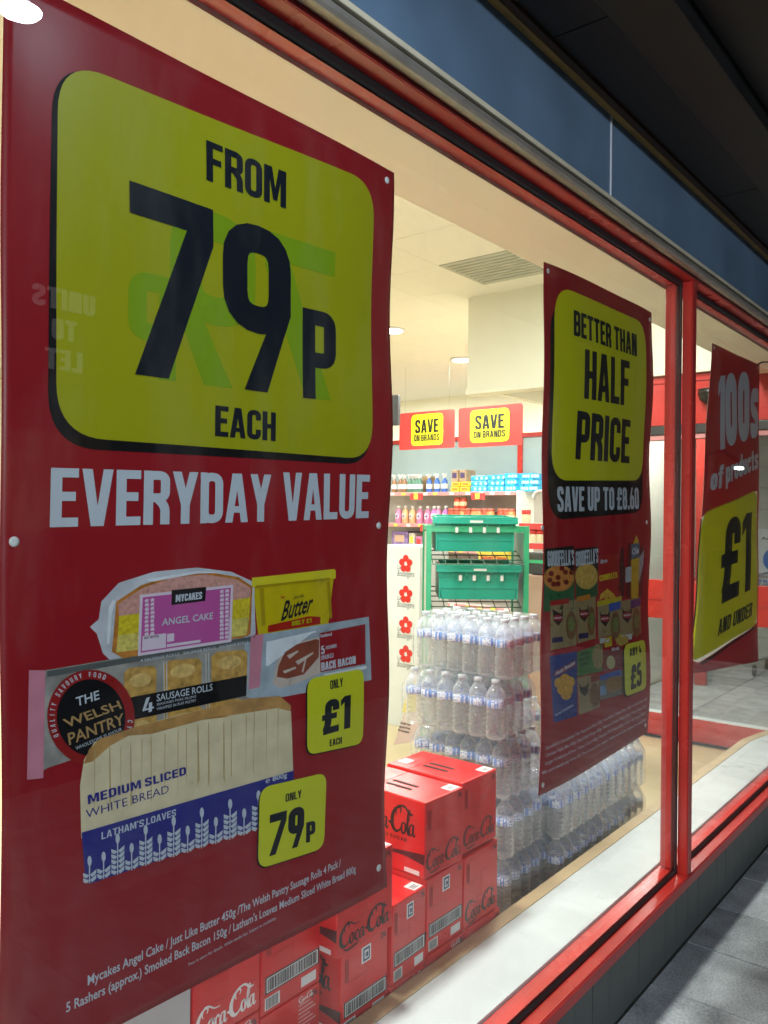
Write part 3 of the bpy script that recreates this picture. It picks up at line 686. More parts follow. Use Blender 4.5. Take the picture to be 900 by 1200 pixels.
    def eyelets(s, px):
        for u, v in px:
            q = s.P(u, v); y = PY+s.yo(q.x, q.z)
            MB().lathe([(.0068, y-.0006), (.0068, y-.0020), (.003, y-.0022)], (q.x, 0, q.z), 14, axis='y').build('eyelet', m_eyelet, s.root)
def ell(cx, cy, rx, ry, n=20, rot=0):
    return [(cx+rx*math.cos(t)*math.cos(rot)-ry*math.sin(t)*math.sin(rot), cy+rx*math.cos(t)*math.sin(rot)+ry*math.sin(t)*math.cos(rot)) for t in [2*math.pi*i/n for i in range(n)]]

# --- first poster
P1 = Poster('large red poster with yellow FROM 79P EACH panel over bakery packs', [(6, -36), (464, 202), (456, 1040), (3, 1272)], .014, .6)
T = P1
T.art_xz('panel_shadow', T.rpoly([(62, 66), (435, 214), (435, 545), (57, 524)], .075, 10), p_dry, 1)
T.art_xz('price_panel', T.rpoly([(68, 66), (438.5, 215), (436, 538.5), (67, 511)], .072, 10), p_yel, 2)
T.text('reversed_lettering', '79', p_ghost, (197, 446), (391, 470), (199, 232), 3, t=.165, wd=.48, gap=.06, mirror=True)
T.text('reversed_lettering', 'P', p_ghost, (149, 441), (205, 447), (150, 315), 3, t=.17, wd=.46, mirror=True)
T.text('price_lettering', '79', p_blk, (153, 438), (342, 464), (150, 212), 5, t=.165, wd=.48, gap=.06)
T.text('price_lettering', 'P', p_blk, (355, 466), (394, 470), (355, 360), 5, t=.17, wd=.46)
T.text('top_lettering', 'FROM', p_blk, (241, 211), (334, 245), (241, 164), 5, t=.16, wd=.46)
T.text('lower_lettering', 'EACH', p_blk, (250, 511), (322, 517), (251, 475), 5, t=.17, wd=.46)
T.text('headline_lettering', 'EVERYDAY', p_wht, (60, 618), (316, 611), (61, 548), 3, t=.165, wd=.46)
T.text('headline_lettering', 'VALUE', p_wht, (331, 610.5), (434, 607), (331, 553.5), 3, t=.165, wd=.46)
T.eyelets([(20, 635), (454.5, 211), (447.5, 616), (446.5, 1018)])
# angel cake
gry = flat('grey wrapper', (150, 150, 158)); T.art('cake_wrapper', [(107, 735), (117, 726), (120, 705), (140, 683), (180, 670), (230, 665), (270, 670), (297, 682), (299, 742), (289, 757), (133, 776), (122, 766), (115, 743)], flat('cake wrapper', (196, 196, 206), .22, 22), 1)
T.art('cake_crust', [(137, 705), (165, 686), (200, 674), (240, 670), (278, 676), (295, 687), (293, 742), (284, 751), (146, 772), (132, 764), (134, 745)], flat('golden crust', (190, 120, 50), .35, 70), 2)
T.art('cake_sponge', [(139, 708), (167, 689), (201, 677), (240, 673), (276, 679), (293, 689), (292, 700), (140, 722)], flat('pink sponge', (208, 150, 140), .22, 160), 3)
T.art('cake_sponge', [(140, 722), (292, 700), (291, 723), (139, 745)], flat('yellow sponge', (215, 190, 40), .25, 160), 3)
T.art('cake_sponge', [(139, 745), (291, 723), (288, 744), (137, 765)], flat('cream sponge', (215, 195, 100), .25, 160), 3)
T.art('cake_label', [(164, 697), (272, 685), (270, 752), (162, 769)], flat('label white', (225, 205, 222), .02), 4)
pk = flat('magenta label', (192, 84, 158), .03)
T.art('cake_label', [(167, 700), (269, 688.5), (267, 749), (165, 765)], pk, 5)
def hound(u0, u1, off):
    S = []
    for i in range(12):
        for j in range(2):
            a = u0+(u1-u0)*(j+.15)/2; v = 702+i*4.9-(a-167)*.125
            S.append([(a, v+2), (a+2.2, v), (a+4.8, v+.5), (a+4.0, v+2.4), (a+5, v+4.2), (a+2.4, v+3.4), (a+1, v+4.6)])
    return S
for a_, b_ in ((168, 181), (255, 267)): T.art('houndstooth_print', hound(a_, b_, 0), flat('label white', (225, 205, 222)), 6, sl=0)
T.art('brand_tab', [(200, 691.5), (240, 687.5), (239, 704), (200, 709)], p_dry, 6)
T.text('brand_lettering', 'MYCAKES', p_wht, (204.5, 705.5), (235, 701.5), (204.8, 697), 7, t=.2, wd=.5)
T.text('product_lettering', 'ANGEL CAKE', p_wht, (189, 733), (248, 725), (189.5, 724.5), 7, style='font', bold=.015)
T.art('cake_label', [(167, 745.5), (194, 742), (194, 759), (166, 763)], flat('label white', (225, 205, 222)), 6)
T.art('cake_label', [(195.3, 743), (203.5, 742), (203.5, 751), (195.3, 752.5)], flat('label white', (225, 205, 222)), 6)
T.art('cake_label', [(195, 755), (234, 749.5), (234, 752.5), (195, 758.5)], flat('label white', (225, 205, 222)), 6, sl=0)
T.text('small_lettering', 'BEST BEFORE:', p_blk, (169, 749), (186, 746.5), (169, 746), 7, style='font', bold=.01)
# butter tub
by = flat('tub yellow', (205, 180, 10)); bl_ = flat('tub lid', (222, 205, 40), .04)
T.art('butter_tub', [(296, 688), (393, 678), (386, 731), (302, 744)], by, 1)
T.art('butter_lid', [(294, 677), (392, 667), (395, 668), (395, 678), (388, 679), (387, 676.5), (298, 688), (294, 688)], bl_, 4)
T.art('butter_band', [(313, 733), (340, 727), (362, 722), (376, 723), (375.5, 731), (313, 741)], flat('tub red', (170, 30, 15)), 5)
T.text('product_lettering', 'Butter', p_blk, (328, 727), (366, 716), (330.5, 704), 6, style='font', bold=.02, shear=.35)
T.text('small_lettering', 'Just like', p_blk, (343, 702), (356, 699.5), (343.5, 698), 6, style='font', bold=.01, shear=.3)
T.text('small_lettering', 'ONLY £1', p_yel, (341, 733.5), (365, 729.5), (341, 728), 6, t=.2)
T.art('butterfly', [[(328, 697), (330.5, 700), (333, 697.5), (332, 701), (330, 700.5), (329, 701)]], flat('tub red', (170, 30, 15)), 6, sl=0)
# bacon
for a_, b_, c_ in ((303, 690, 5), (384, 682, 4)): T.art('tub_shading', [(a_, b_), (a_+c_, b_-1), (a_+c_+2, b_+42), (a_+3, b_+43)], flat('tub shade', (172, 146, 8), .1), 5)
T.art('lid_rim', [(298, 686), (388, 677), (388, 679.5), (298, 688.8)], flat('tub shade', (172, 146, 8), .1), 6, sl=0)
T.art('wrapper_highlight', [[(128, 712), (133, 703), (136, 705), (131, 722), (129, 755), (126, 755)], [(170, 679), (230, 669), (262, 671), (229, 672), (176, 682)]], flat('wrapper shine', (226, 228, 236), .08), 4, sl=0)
T.art('bacon_pack', [(286, 746), (308, 743), (435, 723), (436, 797), (300, 822), (286, 815)], flat('bacon pack grey', (168, 178, 190), .25, 22), 2)
T.art('bacon_pack', [(293, 745), (308, 742.5), (303, 805), (290, 808)], flat('pink seal', (205, 130, 150)), 3)
T.art('bacon_rasher', [(322, 780), (330, 762), (345, 753), (372, 747), (376, 748), (376, 788), (365, 793), (340, 803), (325, 806), (318, 800)], flat('rasher fat', (205, 185, 175)), 3)
T.art('bacon_rasher', [(325, 780), (333, 764), (347, 755), (370, 749), (374, 750), (373, 770), (355, 790), (335, 795), (323, 793)], flat('rasher', (140, 70, 52), .25, 20), 4)
T.art('rasher_marbling', [[(335, 768), (348, 762), (349, 763.5), (338, 772)], [(345, 775), (366, 764), (366.5, 766), (348, 779)], [(330, 786), (345, 781), (346, 783), (332, 789)], [(352, 787), (357, 770), (358.5, 771), (354, 788)]], flat('rasher fat', (205, 185, 175)), 5, sl=0)
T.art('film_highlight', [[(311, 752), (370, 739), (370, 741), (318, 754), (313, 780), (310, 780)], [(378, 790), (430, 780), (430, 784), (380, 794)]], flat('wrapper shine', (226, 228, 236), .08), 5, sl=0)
T.art('bacon_label', [(374.5, 742), (430, 731.5), (429, 778), (374.5, 787.5)], flat('bacon red', (150, 20, 32), .04), 5)
T.text('product_lettering', 'BACK BACON', p_wht, (375.5, 786), (417, 777.5), (375.5, 776.5), 6, t=.18)
T.text('product_lettering', '5', p_wht, (375.8, 767), (380, 766), (375.8, 757), 6, t=.17)
T.text('small_lettering', 'RASHERS', p_wht, (381.5, 761), (394.5, 758.5), (381.5, 757), 6, t=.14)
T.text('small_lettering', 'SMOKED', p_wht, (375.5, 773.5), (390.5, 770), (375.5, 768.5), 6, t=.12)
T.text('small_lettering', 'Iceland', p_wht, (375.5, 747), (389, 744.5), (375.5, 743), 6, style='font', bold=.03)
# sausage rolls
T.art('rolls_pack', [(55, 786), (298, 744), (302, 816), (290, 822), (57, 900), (38, 911), (38, 788)], flat('rolls pack', (150, 145, 140), .35, 26), 2)
T.art('rolls_pack', [(57, 787), (298, 745), (298, 751), (57, 794)], flat('rolls print', (90, 92, 92)), 3)
T.art('rolls_pack', [(36, 786), (55, 786), (51, 912), (32, 914)], flat('pink seal', (205, 130, 150)), 4)
T.text('small_lettering', '4 SAUSAGE ROLLS   SAUSAGE ROLLS   SAUSAGE ROLLS', p_wht, (165, 776), (290, 753.5), (165, 772.5), 4, style='font', bold=.01)
for cx_, cy_, rx_, ry_ in ((165, 803, 19, 20), (214, 793, 22, 19), (268, 783, 21, 19), (165, 850, 19, 17), (214, 842, 22, 14), (262, 832, 22, 12)):
    T.art('sausage_roll', [(cx_-rx_, cy_-ry_*.7), (cx_-rx_*.7, cy_-ry_), (cx_+rx_*.8, cy_-ry_*1.15), (cx_+rx_, cy_-ry_*.9), (cx_+rx_*.97, cy_+ry_*.9), (cx_+rx_*.6, cy_+ry_), (cx_-rx_*.9, cy_+ry_*1.15), (cx_-rx_, cy_+ry_*.8)], flat('pastry', (196, 150, 78), .4, 70), 3)
for k_, (cx_, cy_, w_) in enumerate(((165, 797, 13), (214, 786, 15), (268, 776, 14), (165, 852, 12), (214, 843, 14))):
    T.art('pastry_highlight', ell(cx_, cy_, w_, 8, 14, -.2), flat('pastry light', (216, 178, 108), .3, 90), 4, sl=0)
T.art('pack_crimp', [[(191.5+j*.0+i*3.2, 775+i*-.5), (192.7+i*3.2, 775-i*.5), (193.2+i*3.2, 862-i*1.0), (192+i*3.2, 862-i*1.0)] for j in (0,) for i in range(2)]+[[(240+i*3.2, 765-i*.5), (241.2+i*3.2, 765-i*.5), (242+i*3.2, 845-i), (240.8+i*3.2, 845-i)] for i in range(2)], flat('crimp light', (196, 194, 190), .15), 4, sl=0)
T.art('rolls_band', [(150, 818), (288, 791), (287, 815), (150, 845)], p_dry, 5)
T.text('product_lettering', '4', p_wht, (167, 837), (180, 833), (168, 819), 6, t=.13)
T.text('product_lettering', 'SAUSAGE ROLLS', p_wht, (183.5, 822), (248, 808.5), (183.5, 813.5), 6, style='font', bold=.01)
T.text('small_lettering', 'SEASONED PORK FILLING', p_wht, (183.5, 827), (229, 817), (183.5, 824), 6, style='font')
T.text('small_lettering', 'WRAPPED IN PUFF PASTRY', p_wht, (183.5, 832.5), (229, 822), (183.5, 829), 6, style='font')
T.art('round_badge', ell(107, 841, 51, 56, 40), flat('badge red', (150, 24, 26), .05), 6)
T.art('round_badge', ell(107, 841, 40, 45, 40), p_dry, 7)
gold = flat('badge gold', (178, 140, 90))
T.text('badge_lettering', 'THE', p_wht, (90, 828), (117, 819), (89, 817), 8, style='font', bold=.015)
T.text('badge_lettering', 'WELSH', gold, (78, 853), (143, 830), (73, 843), 8, style='font', bold=.015)
T.text('badge_lettering', 'PANTRY', gold, (81, 873), (146, 848), (79, 859), 8, style='font', bold=.015)
T.text('small_lettering', 'WHOLESOME FLAVOUR', p_wht, (89, 879), (143, 856), (88, 875), 8, style='font')
def arc_text(s, cx, cy, rx, ry, a0, a1, h, m, lay):
    mb = MB()
    for i, ch in enumerate(s):
        if ch == ' ': continue
        a = math.radians(a0+(a1-a0)*i/(len(s)-1)); px, py = cx+rx*math.cos(a), cy-ry*math.sin(a)
        d = 1 if a1 < a0 else -1
        tx, ty = math.sin(a)*d, math.cos(a)*d; nx, ny = math.cos(a)*d, -math.sin(a)*d
        g_, gw = glyph(ch, .16, .5)
        for li, (k, pl) in enumerate(g_):
            for p in pl:
                vs = []
                for q in p:
                    u = px+tx*(q.x-gw/2)*h+nx*q.y*h; v = py+ty*(q.x-gw/2)*h+ny*q.y*h; w_ = T.P(u, v)
                    vs.append(T.warp(Vector((w_.x, w_.y-.0007-lay*.00035-li*2e-5, w_.z))))
                mb.add(vs, [list(range(len(vs)))])
    mb.build('badge_lettering', m, T.root)
arc_text('QUALITY SAVOURY FOOD', 107, 841, 42.5, 47.5, 205, 70, 6, p_wht, 8)
arc_text('CYMREIG', 107, 841, 42.5, 47.5, -5, -52, 6, p_wht, 8)
# bread
T.art('bread_loaf', [(94, 962), (93, 920), (98, 890), (110, 870), (130, 862), (160, 851), (200, 840), (240, 830), (290, 818), (325, 815), (338, 826), (341, 910), (94, 982)], flat('bread bag', (224, 206, 170), .13, 26), 9)
T.art('bread_crust', [(97, 895), (104, 878), (116, 866), (160, 851), (240, 830), (290, 818), (325, 815), (338, 826), (338, 833), (322, 829), (300, 832), (280, 833), (262, 840), (236, 843), (210, 848), (196, 853), (176, 860), (150, 862), (128, 874), (108, 892)], flat('bread crust', (186, 138, 80), .32, 30), 10)
sl_ = []
for i in range(17):
    u = 112+i*13.2; tv = 868-(u-112)*.235; bv = 962-(u-94)*.262
    du = random.uniform(-2.5, 2.5); u2 = u+du; sl_.append([(u2, tv+random.uniform(8, 15)), (u2+1.0, tv+10), (u2+.8+random.uniform(-2, 2), bv-random.uniform(0, 22)), (u2-.3, bv-random.uniform(0, 10))])
T.art('bread_slice_line', sl_, flat('bread shade', (190, 164, 118), .1), 11, sl=0)
pb = flat('bag blue', (28, 30, 128), .06, 8)
T.art('bread_bag_band', [(94, 975), (341, 902), (341, 945), (330, 958), (103, 1035), (98, 1028)], pb, 12)
T.text('product_lettering', 'MEDIUM SLICED', pb, (101.5, 942), (216, 907), (101, 931.5), 13, t=.19, wd=.56, gap=.1)
T.text('product_lettering', 'WHITE BREAD', pb, (99, 958.5), (196, 928), (98.5, 948), 13, style='font', bold=-.005)
T.text('product_lettering', "LATHAM'S LOAVES", p_wht, (117, 983), (204, 955), (117, 974.5), 13, t=.16, wd=.56, gap=.1)
T.text('product_lettering', '℮ 800g', p_wht, (308, 917), (333, 909.5), (308, 911), 13, style='font', bold=.02)
for i in range(15):
    u = 103+i*16.4; b0 = 1034-(u-103)*.31; h = 44 if i % 2 == 1 else 28
    if u > 303: break
    h = (46, 30)[i % 2] if i != 0 else 30
    S = [[(u-.7, b0), (u+.7, b0), (u+.7, b0-h+8), (u-.7, b0-h+8)], ell(u, b0-h+4, 2.5, 6, 10)]
    k = 0
    while 6+k*6 < h-12:
        y = b0-4-k*6; S.append([(u+.6, y), (u+8, y-6.5), (u+7.6, y-1.5), (u+3, y+2.8)]); S.append([(u-.6, y+.5), (u-7.5, y-1.8), (u-7.2, y+2.8), (u-3, y+4.3)]); k += 1
    T.art('wheat_ear', S, p_wht, 13, sl=0)
# price flashes
def flash(T, nm, c, r, lay=14):
    c2 = [(x-1.6, y+1.8) for x, y in c]
    T.art_xz(nm+'_shadow', T.rpoly(c2, r, 6), p_dry, lay); T.art_xz(nm, T.rpoly(c, r, 6), p_yel2, lay+1)
p_yel2 = mat('poster flash yellow', (.66, .66, .015), .3, var=.03)
flash(T, 'price_flash', [(357, 795), (425, 783), (424, 871), (356, 884)], .022)
T.text('flash_lettering', 'ONLY', p_blk, (384, 807.5), (399.5, 804), (384, 797), 16, t=.16)
T.text('flash_lettering', '£1', p_blk, (375, 861), (408, 852), (376, 821), 16, t=.21, wd=.5)
T.text('flash_lettering', 'EACH', p_blk, (383, 874), (398, 870.5), (383, 866), 16, t=.18)
flash(T, 'price_flash', [(301, 922), (380, 904), (378, 993), (300, 1018)], .025)
T.text('flash_lettering', 'ONLY', p_blk, (331, 939), (350, 933.5), (331, 929.5), 16, t=.16)
T.text('flash_lettering', '79', p_blk, (312, 1003), (353, 989), (313, 954), 16, t=.2, wd=.46)
T.text('flash_lettering', 'P', p_blk, (356, 987), (367, 984), (356, 963), 16, t=.2, wd=.46)
T.text('terms_lettering', 'Mycakes Angel Cake / Just Like Butter 450g /The Welsh Pantry Sausage Rolls 4 Pack /', p_wht, (103, 1155), (400, 1015), (103, 1143), 2, style='font', bold=.015)
T.text('terms_lettering', "5 Rashers (approx.) Smoked Back Bacon 150g / Latham's Loaves Medium Sliced White Bread 800g", p_wht, (78, 1187), (418, 1022), (78, 1175), 2, style='font', bold=.015)
T.text('terms_lettering', 'Two in store for details. While stocks last. Subject to availability.', p_wht, (221, 1133), (324, 1077), (221, 1129), 2, style='font')

# --- second poster
P2 = Poster('narrow looking red poster reading BETTER THAN HALF PRICE over frozen food packs', [(641, 306), (767, 366), (762, 858), (634.5, 934)], .012, 2.0)
T = P2
T.art_xz('black_panel', T.rpoly([(647, 352), (757, 394), (755, 600), (644, 610)], .09, 10), p_dry, 1)
T.art_xz('price_panel', T.rpoly([(652, 333), (758, 379), (756, 563), (648, 563)], .09, 10), mat('poster yellow print lightened', (.78, .74, .01), .4, var=.03, vs=4, trans=.2, spec=.3), 2)  # yellow lightened in place of the light this poster lacks
T.text('top_lettering', 'BETTER THAN', p_blk, (672, 393), (746.5, 418), (672, 363), 4, t=.17, wd=.42)
T.text('middle_lettering', 'HALF', p_blk, (683, 467), (736.5, 476), (684.5, 409), 4, t=.17, wd=.44)
T.text('lower_lettering', 'PRICE', p_blk, (674.5, 538), (738, 543), (676, 481), 4, t=.17, wd=.44)
T.text('saving_lettering', 'SAVE UP TO £8.60', p_wht, (654, 600), (749, 596.5), (654, 570), 4, t=.17, wd=.42)
T.eyelets([(645, 317), (764, 374), (636.5, 618.5), (758.5, 612), (638.5, 920.5), (758, 850)])
def z7(x, y): return (630+x/6.43, 630+y/6.43)
def z8(x, y): return (630+x/6.43, 760+y/6.43)
def A7(name, pts, rgb, lay=1, v=.15): T.art(name, [z7(*p) for p in pts], flat(name.replace('_', ' ')+str(rgb), rgb, v, 40), lay)
def A8(name, pts, rgb, lay=1, v=.15): T.art(name, [z8(*p) for p in pts], flat(name.replace('_', ' ')+str(rgb), rgb, v, 40), lay)
A7('pizza_box', [(55, 85), (272, 60), (278, 400), (270, 540), (55, 560)], (40, 95, 55)); A7('pizza_box', [(58, 85), (272, 60), (274, 250), (55, 250)], (18, 18, 22), 2)
A7('pizza_box', [(280, 85), (450, 70), (455, 440), (290, 470)], (35, 85, 50)); A7('pizza_box', [(282, 85), (450, 68), (452, 250), (282, 260)], (18, 18, 22), 2)
for cx_, cy_, rx_, ry_, c in ((160, 305, 112, 100, (190, 130, 60)), (365, 290, 86, 100, (190, 155, 70))):
    T.art('pizza', ell(*z7(cx_, cy_), rx_/6.43, ry_/6.43, 28), flat('pizza crust%d' % cx_, c, .2, 60), 3); T.art('pizza', ell(*z7(cx_, cy_-2), rx_*.9/6.43, ry_*.88/6.43, 28), flat('pizza cheese%d' % cx_, (205, 165, 80) if cx_ > 300 else (205, 130, 60), .25, 60), 4)
for x, y in ((100, 270), (90, 320), (150, 300), (150, 348), (205, 260), (210, 335), (250, 262), (178, 230), (118, 350)):
    T.art('pepperoni', ell(*z7(x, y), 3.0, 3.2, 10), flat('pepperoni', (120, 30, 20)), 5, sl=0)
T.text('pack_lettering', "GOODFELLA'S", p_wht, z7(75, 220), z7(272, 205), z7(72, 100), 5, t=.17, wd=.42)
T.text('pack_lettering', "GOODFELLA'S", p_wht, z7(283, 220), z7(450, 190), z7(283, 105), 5, t=.17, wd=.42)
A7('fries_pack', [(450, 140), (600, 120), (605, 430), (630, 470), (450, 520)], (165, 30, 28)); A7('fries_pack', [(450, 480), (632, 440), (630, 480), (450, 520)], (190, 170, 20), 2)
T.art('fries', [[z7(465+i*14, 470-(i % 3)*8), z7(475+i*14, 468-(i % 3)*8), z7(490+i*10, 385+abs(i-4)*9), z7(478+i*10, 383+abs(i-4)*9)] for i in range(9)], flat('fries', (220, 170, 60)), 3, sl=0)
T.text('pack_lettering', 'CRINKLES', flat('fries word', (225, 190, 40)), z7(465, 330), z7(595, 300), z7(462, 285), 3, t=.18)
T.text('pack_lettering', 'Birds', p_wht, z7(470, 195), z7(520, 185), z7(470, 165), 3, style='font', bold=.03)
A7('sauce_bottle', [(612, 190), (622, 80), (640, 70), (645, 190), (655, 230), (652, 450), (608, 440)], (70, 14, 14), 1)
A7('sauce_bottle', [(668, 200), (678, 110), (676, 40), (694, 40), (698, 200), (706, 240), (704, 460), (664, 450)], (90, 20, 18), 1); A7('bottle_label', [(657, 225), (705, 215), (705, 330), (657, 340)], (170, 175, 180), 2)
A7('drink_bottle', [(700, 160), (718, 30), (740, -20), (758, 20), (765, 160), (765, 460), (705, 455)], (205, 165, 20), 2); A7('bottle_label', [(697, 50), (765, 40), (765, 150), (700, 165)], (60, 100, 120), 3)
T.text('pack_lettering', 'Ole', p_wht, z7(704, 130), z7(760, 115), z7(704, 80), 4, style='font', bold=.04)
A7('drink_bottle', [(770, 90), (790, 60), (805, 100), (800, 440), (770, 450)], (60, 12, 16), 1); A7('bottle_label', [(765, 150), (805, 90), (800, 200), (765, 350)], (160, 165, 170), 3)
for i, (x0, x1, y0, y1, top) in enumerate(((100, 295, 500, 850, (165, 30, 25)), (295, 440, 470, 800, (195, 120, 30)), (455, 625, 505, 760, (35, 80, 170)), (620, 785, 480, 760, (70, 45, 110)))):
    A7('ready_meal', [(x0, y0), (x1, y0-35), (x1, y1-40), (x0+8, y1)], (150, 128, 88)); A7('meal_banner', [(x0, y0-22), (x0+(x1-x0)*.7, y0-45), (x0+(x1-x0)*.7, y0-5), (x0, y0+15)] if i < 2 else [(x0+(x1-x0)*.5, y0-5), (x1, y0-30), (x1, y0+30), (x0+(x1-x0)*.5, y0+55)], top, 2)
    A7('meal_emblem', [(x0+15, y0+40), (x0+30, y0+75), (x0+75, y0+75), (x0+92, y0+38), (x0+88, y0+120), (x0+60, y0+165), (x0+25, y0+130)], (40, 30, 26), 2)
    T.art('meal_emblem', ell(*z7(x0+54, y0+105), 5.2, 3.6, 14), flat('emblem red', (165, 30, 40)), 3, sl=0)
    T.text('pack_lettering', 'Mexican', p_wht, z7(x0+28, y0+115), z7(x0+80, y0+105), z7(x0+28, y0+100), 4, style='font', bold=.03, shear=.2)
    T.art('meal_dish', ell(*z7(x0+(x1-x0)*.78, y0+160), (x1-x0)*.2/6.43, 17, 18), flat('dish brown', (120, 80, 42), .35, 90), 3)
    T.art('meal_dish', ell(*z7(x0+(x1-x0)*.78, y0+150), (x1-x0)*.14/6.43, 9, 14), flat('dish green', (110, 120, 60), .35, 120), 4)
    A7('meal_caption', [(x0+15, y0+255), (x0+90, y0+245), (x0+90, y0+285), (x0+15, y0+295)], (190, 190, 190) if i > 1 else (40, 30, 80), 3)
A8('battered_pack', [(98, 60), (298, 20), (292, 505), (120, 560)], (28, 52, 128)); A8('pack_banner', [(130, 175), (282, 85), (285, 130), (130, 215)], (140, 24, 30), 2)
T.text('pack_lettering', 'Aunt Bessies', p_wht, z8(135, 205), z8(280, 115), z8(133, 175), 3, style='font', bold=.03, shear=.2)
T.art('puddings', [ell(*z8(x, y), 6, 6.5, 12) for x, y in ((165, 260), (205, 230), (240, 250), (185, 310), (225, 310), (205, 285), (210, 345))], flat('pudding gold', (205, 150, 50), .3, 80), 3, sl=0)
T.text('pack_lettering', 'Large Yorkshires', p_wht, z8(130, 510), z8(262, 430), z8(130, 490), 3, style='font', bold=.03)
A8('green_pack', [(300, 30), (430, -20), (495, -30), (490, 170), (300, 212)], (70, 120, 55), 1); T.art('meal_dish', ell(*z8(455, 60), 6.5, 15, 16), flat('bowl', (150, 130, 85), .3, 90), 3)
for i in range(3): T.text('pack_lettering', ('CHICK', 'GREEN', 'CURRY')[i], flat('dark green print', (20, 60, 30)), z8(315, 60+i*40), z8(385, 42+i*38), z8(315, 35+i*40), 3, t=.2)
A8('snack_pack', [(500, 20), (632, -20), (632, 140), (495, 175)], (130, 35, 35), 1); T.art('meal_emblem', ell(*z8(552, 105), 5, 8, 14), flat('badge cream', (190, 180, 130)), 3)
A7('snack_bag', [(505, 760), (560, 740), (563, 815), (508, 830)], (190, 165, 25), 3)
T.art('onion_rings', [ell(*z7(x, y), 5.4, 5.6, 12) for x, y in ((620, 755), (650, 770), (625, 780))], flat('onion rings', (180, 150, 60), .3, 90), 3, sl=0)
T.text('pack_lettering', 'Birds', p_wht, z8(560, 20), z8(615, 5), z8(560, -5), 3, style='font', bold=.03)
A8('ready_meal', [(297, 220), (465, 190), (465, 440), (305, 500)], (150, 128, 88)); A8('meal_emblem', [(310, 255), (325, 290), (365, 280), (382, 245), (378, 330), (350, 360), (318, 330)], (40, 30, 26), 2)
A8('meal_banner', [(400, 205), (466, 190), (466, 235), (402, 262)], (140, 50, 45), 3); T.art('meal_dish', ell(*z8(428, 350), 6, 14, 16), flat('dish brown', (120, 80, 42), .35, 90), 3)
A8('fish_pack', [(468, 215), (640, 160), (640, 345), (468, 390)], (110, 110, 100)); A8('meal_banner', [(470, 205), (625, 155), (625, 210), (470, 240)], (35, 80, 165), 2); A8('meal_caption', [(470, 285), (515, 275), (515, 345), (470, 355)], (120, 150, 190), 3)
T.art('fish_pieces', [ell(*z8(x, y), 4.5, 9, 12) for x, y in ((545, 275), (575, 265), (605, 260))], flat('breaded fish', (150, 105, 50), .3, 90), 3, sl=0)
flash(T, 'price_flash', [z7(640, 808), z7(805, 765), z8(805, 300), z8(645, 362)], .03)
T.text('flash_lettering', 'ANY 4', p_blk, z8(680, 60), z8(770, 33), z7(680, 835), 16, t=.17)
T.text('flash_lettering', '£5', p_blk, z8(688, 312), z8(768, 275), z8(690, 125), 16, t=.2, wd=.46)
ln = ["Goodfella's Stonebaked Thin Pepperoni Pizza 332g / Goodfella's Cheese Pizza 345g / Crinkle Fries 650g", "Chicken Fajita Mix 400g / Beef Chilli Wraps 500g / Mexican Chicken Strips 300g / Onion Rings 250g /", "Large Yorkshires 8 Pack / Green Curry 400g / Breaded Fish Pieces 320g / Drink 1.5L / Sauce 400ml /", "Mix and match any 4 for £5. Two in store for details. While stocks last. Subject to availability."]
for i, s_ in enumerate(ln):
    T.text('terms_lettering', s_, flat('terms grey', (200, 180, 190), .02), z8(65-(i == 3)*20, 765+i*58+(i == 3)*15), z8(826, 385+i*52), z8(65-(i == 3)*20, 738+i*58+(i == 3)*15), 2, style='font', bold=.02)
T.text('terms_lettering', 'Two in store for details. While stocks last. Subject to availability.', flat('terms grey', (200, 180, 190), .02), z8(385, 822), z8(580, 722), z8(385, 812), 2, style='font')

# --- third poster
P3 = Poster('red poster reading 100s of products £1 AND UNDER in the far window', [(834, 402), (890, 428), (889, 775), (813, 790)], .005, 1.0, mat('white vinyl extra translucent', (.78, .76, .72), .4, var=.02, vs=3, trans=.6))  # sheet made more translucent to brighten this poster from behind
T = P3
def z9(x, y): return (800+x/9, 430+y/9)
def z0(x, y): return (800+x/9, 560+y/9)
p_red3 = mat('lightened poster red print', (.42, .014, .026), .4, var=.04, vs=3, trans=.45, spec=.3)  # prints of this poster lightened to make up for weak light
p_wht3 = mat('lightened poster white print', (.74, .79, .84), .4, var=.02, trans=.1)
T.art('red_field', [(834, 402), (890, 428), z0(806, 150), z0(770, 140), z0(250, 373), z0(205, 420)], p_red3, 1)
T.art('red_field', [(813, 790), (811.2, 770), (813, 774), (820, 776.5), (826, 775), (880, 736.5), (889.2, 728), (889, 775)], p_red3, 1)
T.art('red_field', [z0(790, 150), (890.2, 574), (889.2, 735), (888.0, 735)], p_red3, 1)
T.art('panel_edge_line', [[(821.8, 608), (823.2, 608), (812, 768), (810.4, 768)], [(822, 777), (886, 733.5), (886, 736), (822, 780)]], p_dry, 2)
T.art_xz('price_panel', T.rpoly([z0(213, 372), z0(790, 125), (888, 731), (811, 777)], .07, 8), mat('lightened poster yellow print', (.62, .60, .01), .4, var=.03, vs=4, trans=.34, spec=.3), 3)
T.text('headline_lettering', '1', p_wht3, z9(370, 884), z9(440, 860), z9(370, 98), 3, t=.34, wd=.75)
T.text('headline_lettering', '00', p_wht3, z9(450, 850), z9(708, 770), z9(440, 68), 3, t=.26, wd=.6, gap=.07)
T.text('headline_lettering', 's', p_wht3, z9(716, 760), z9(798, 738), z9(716, 0), 3, t=.2, wd=.5)
T.text('headline_lettering', 'of', p_wht3, (832, 575.5), (846, 571.5), (833.5, 547), 3, t=.22, wd=.5)
T.text('headline_lettering', 'products', p_wht3, z9(445, 1235), z9(795, 1070), z9(445, 985), 3, t=.2, wd=.46)
T.text('price_lettering', '£1', p_blk, (845, 708), (878.5, 691), (849, 608), 4, t=.2, wd=.5)
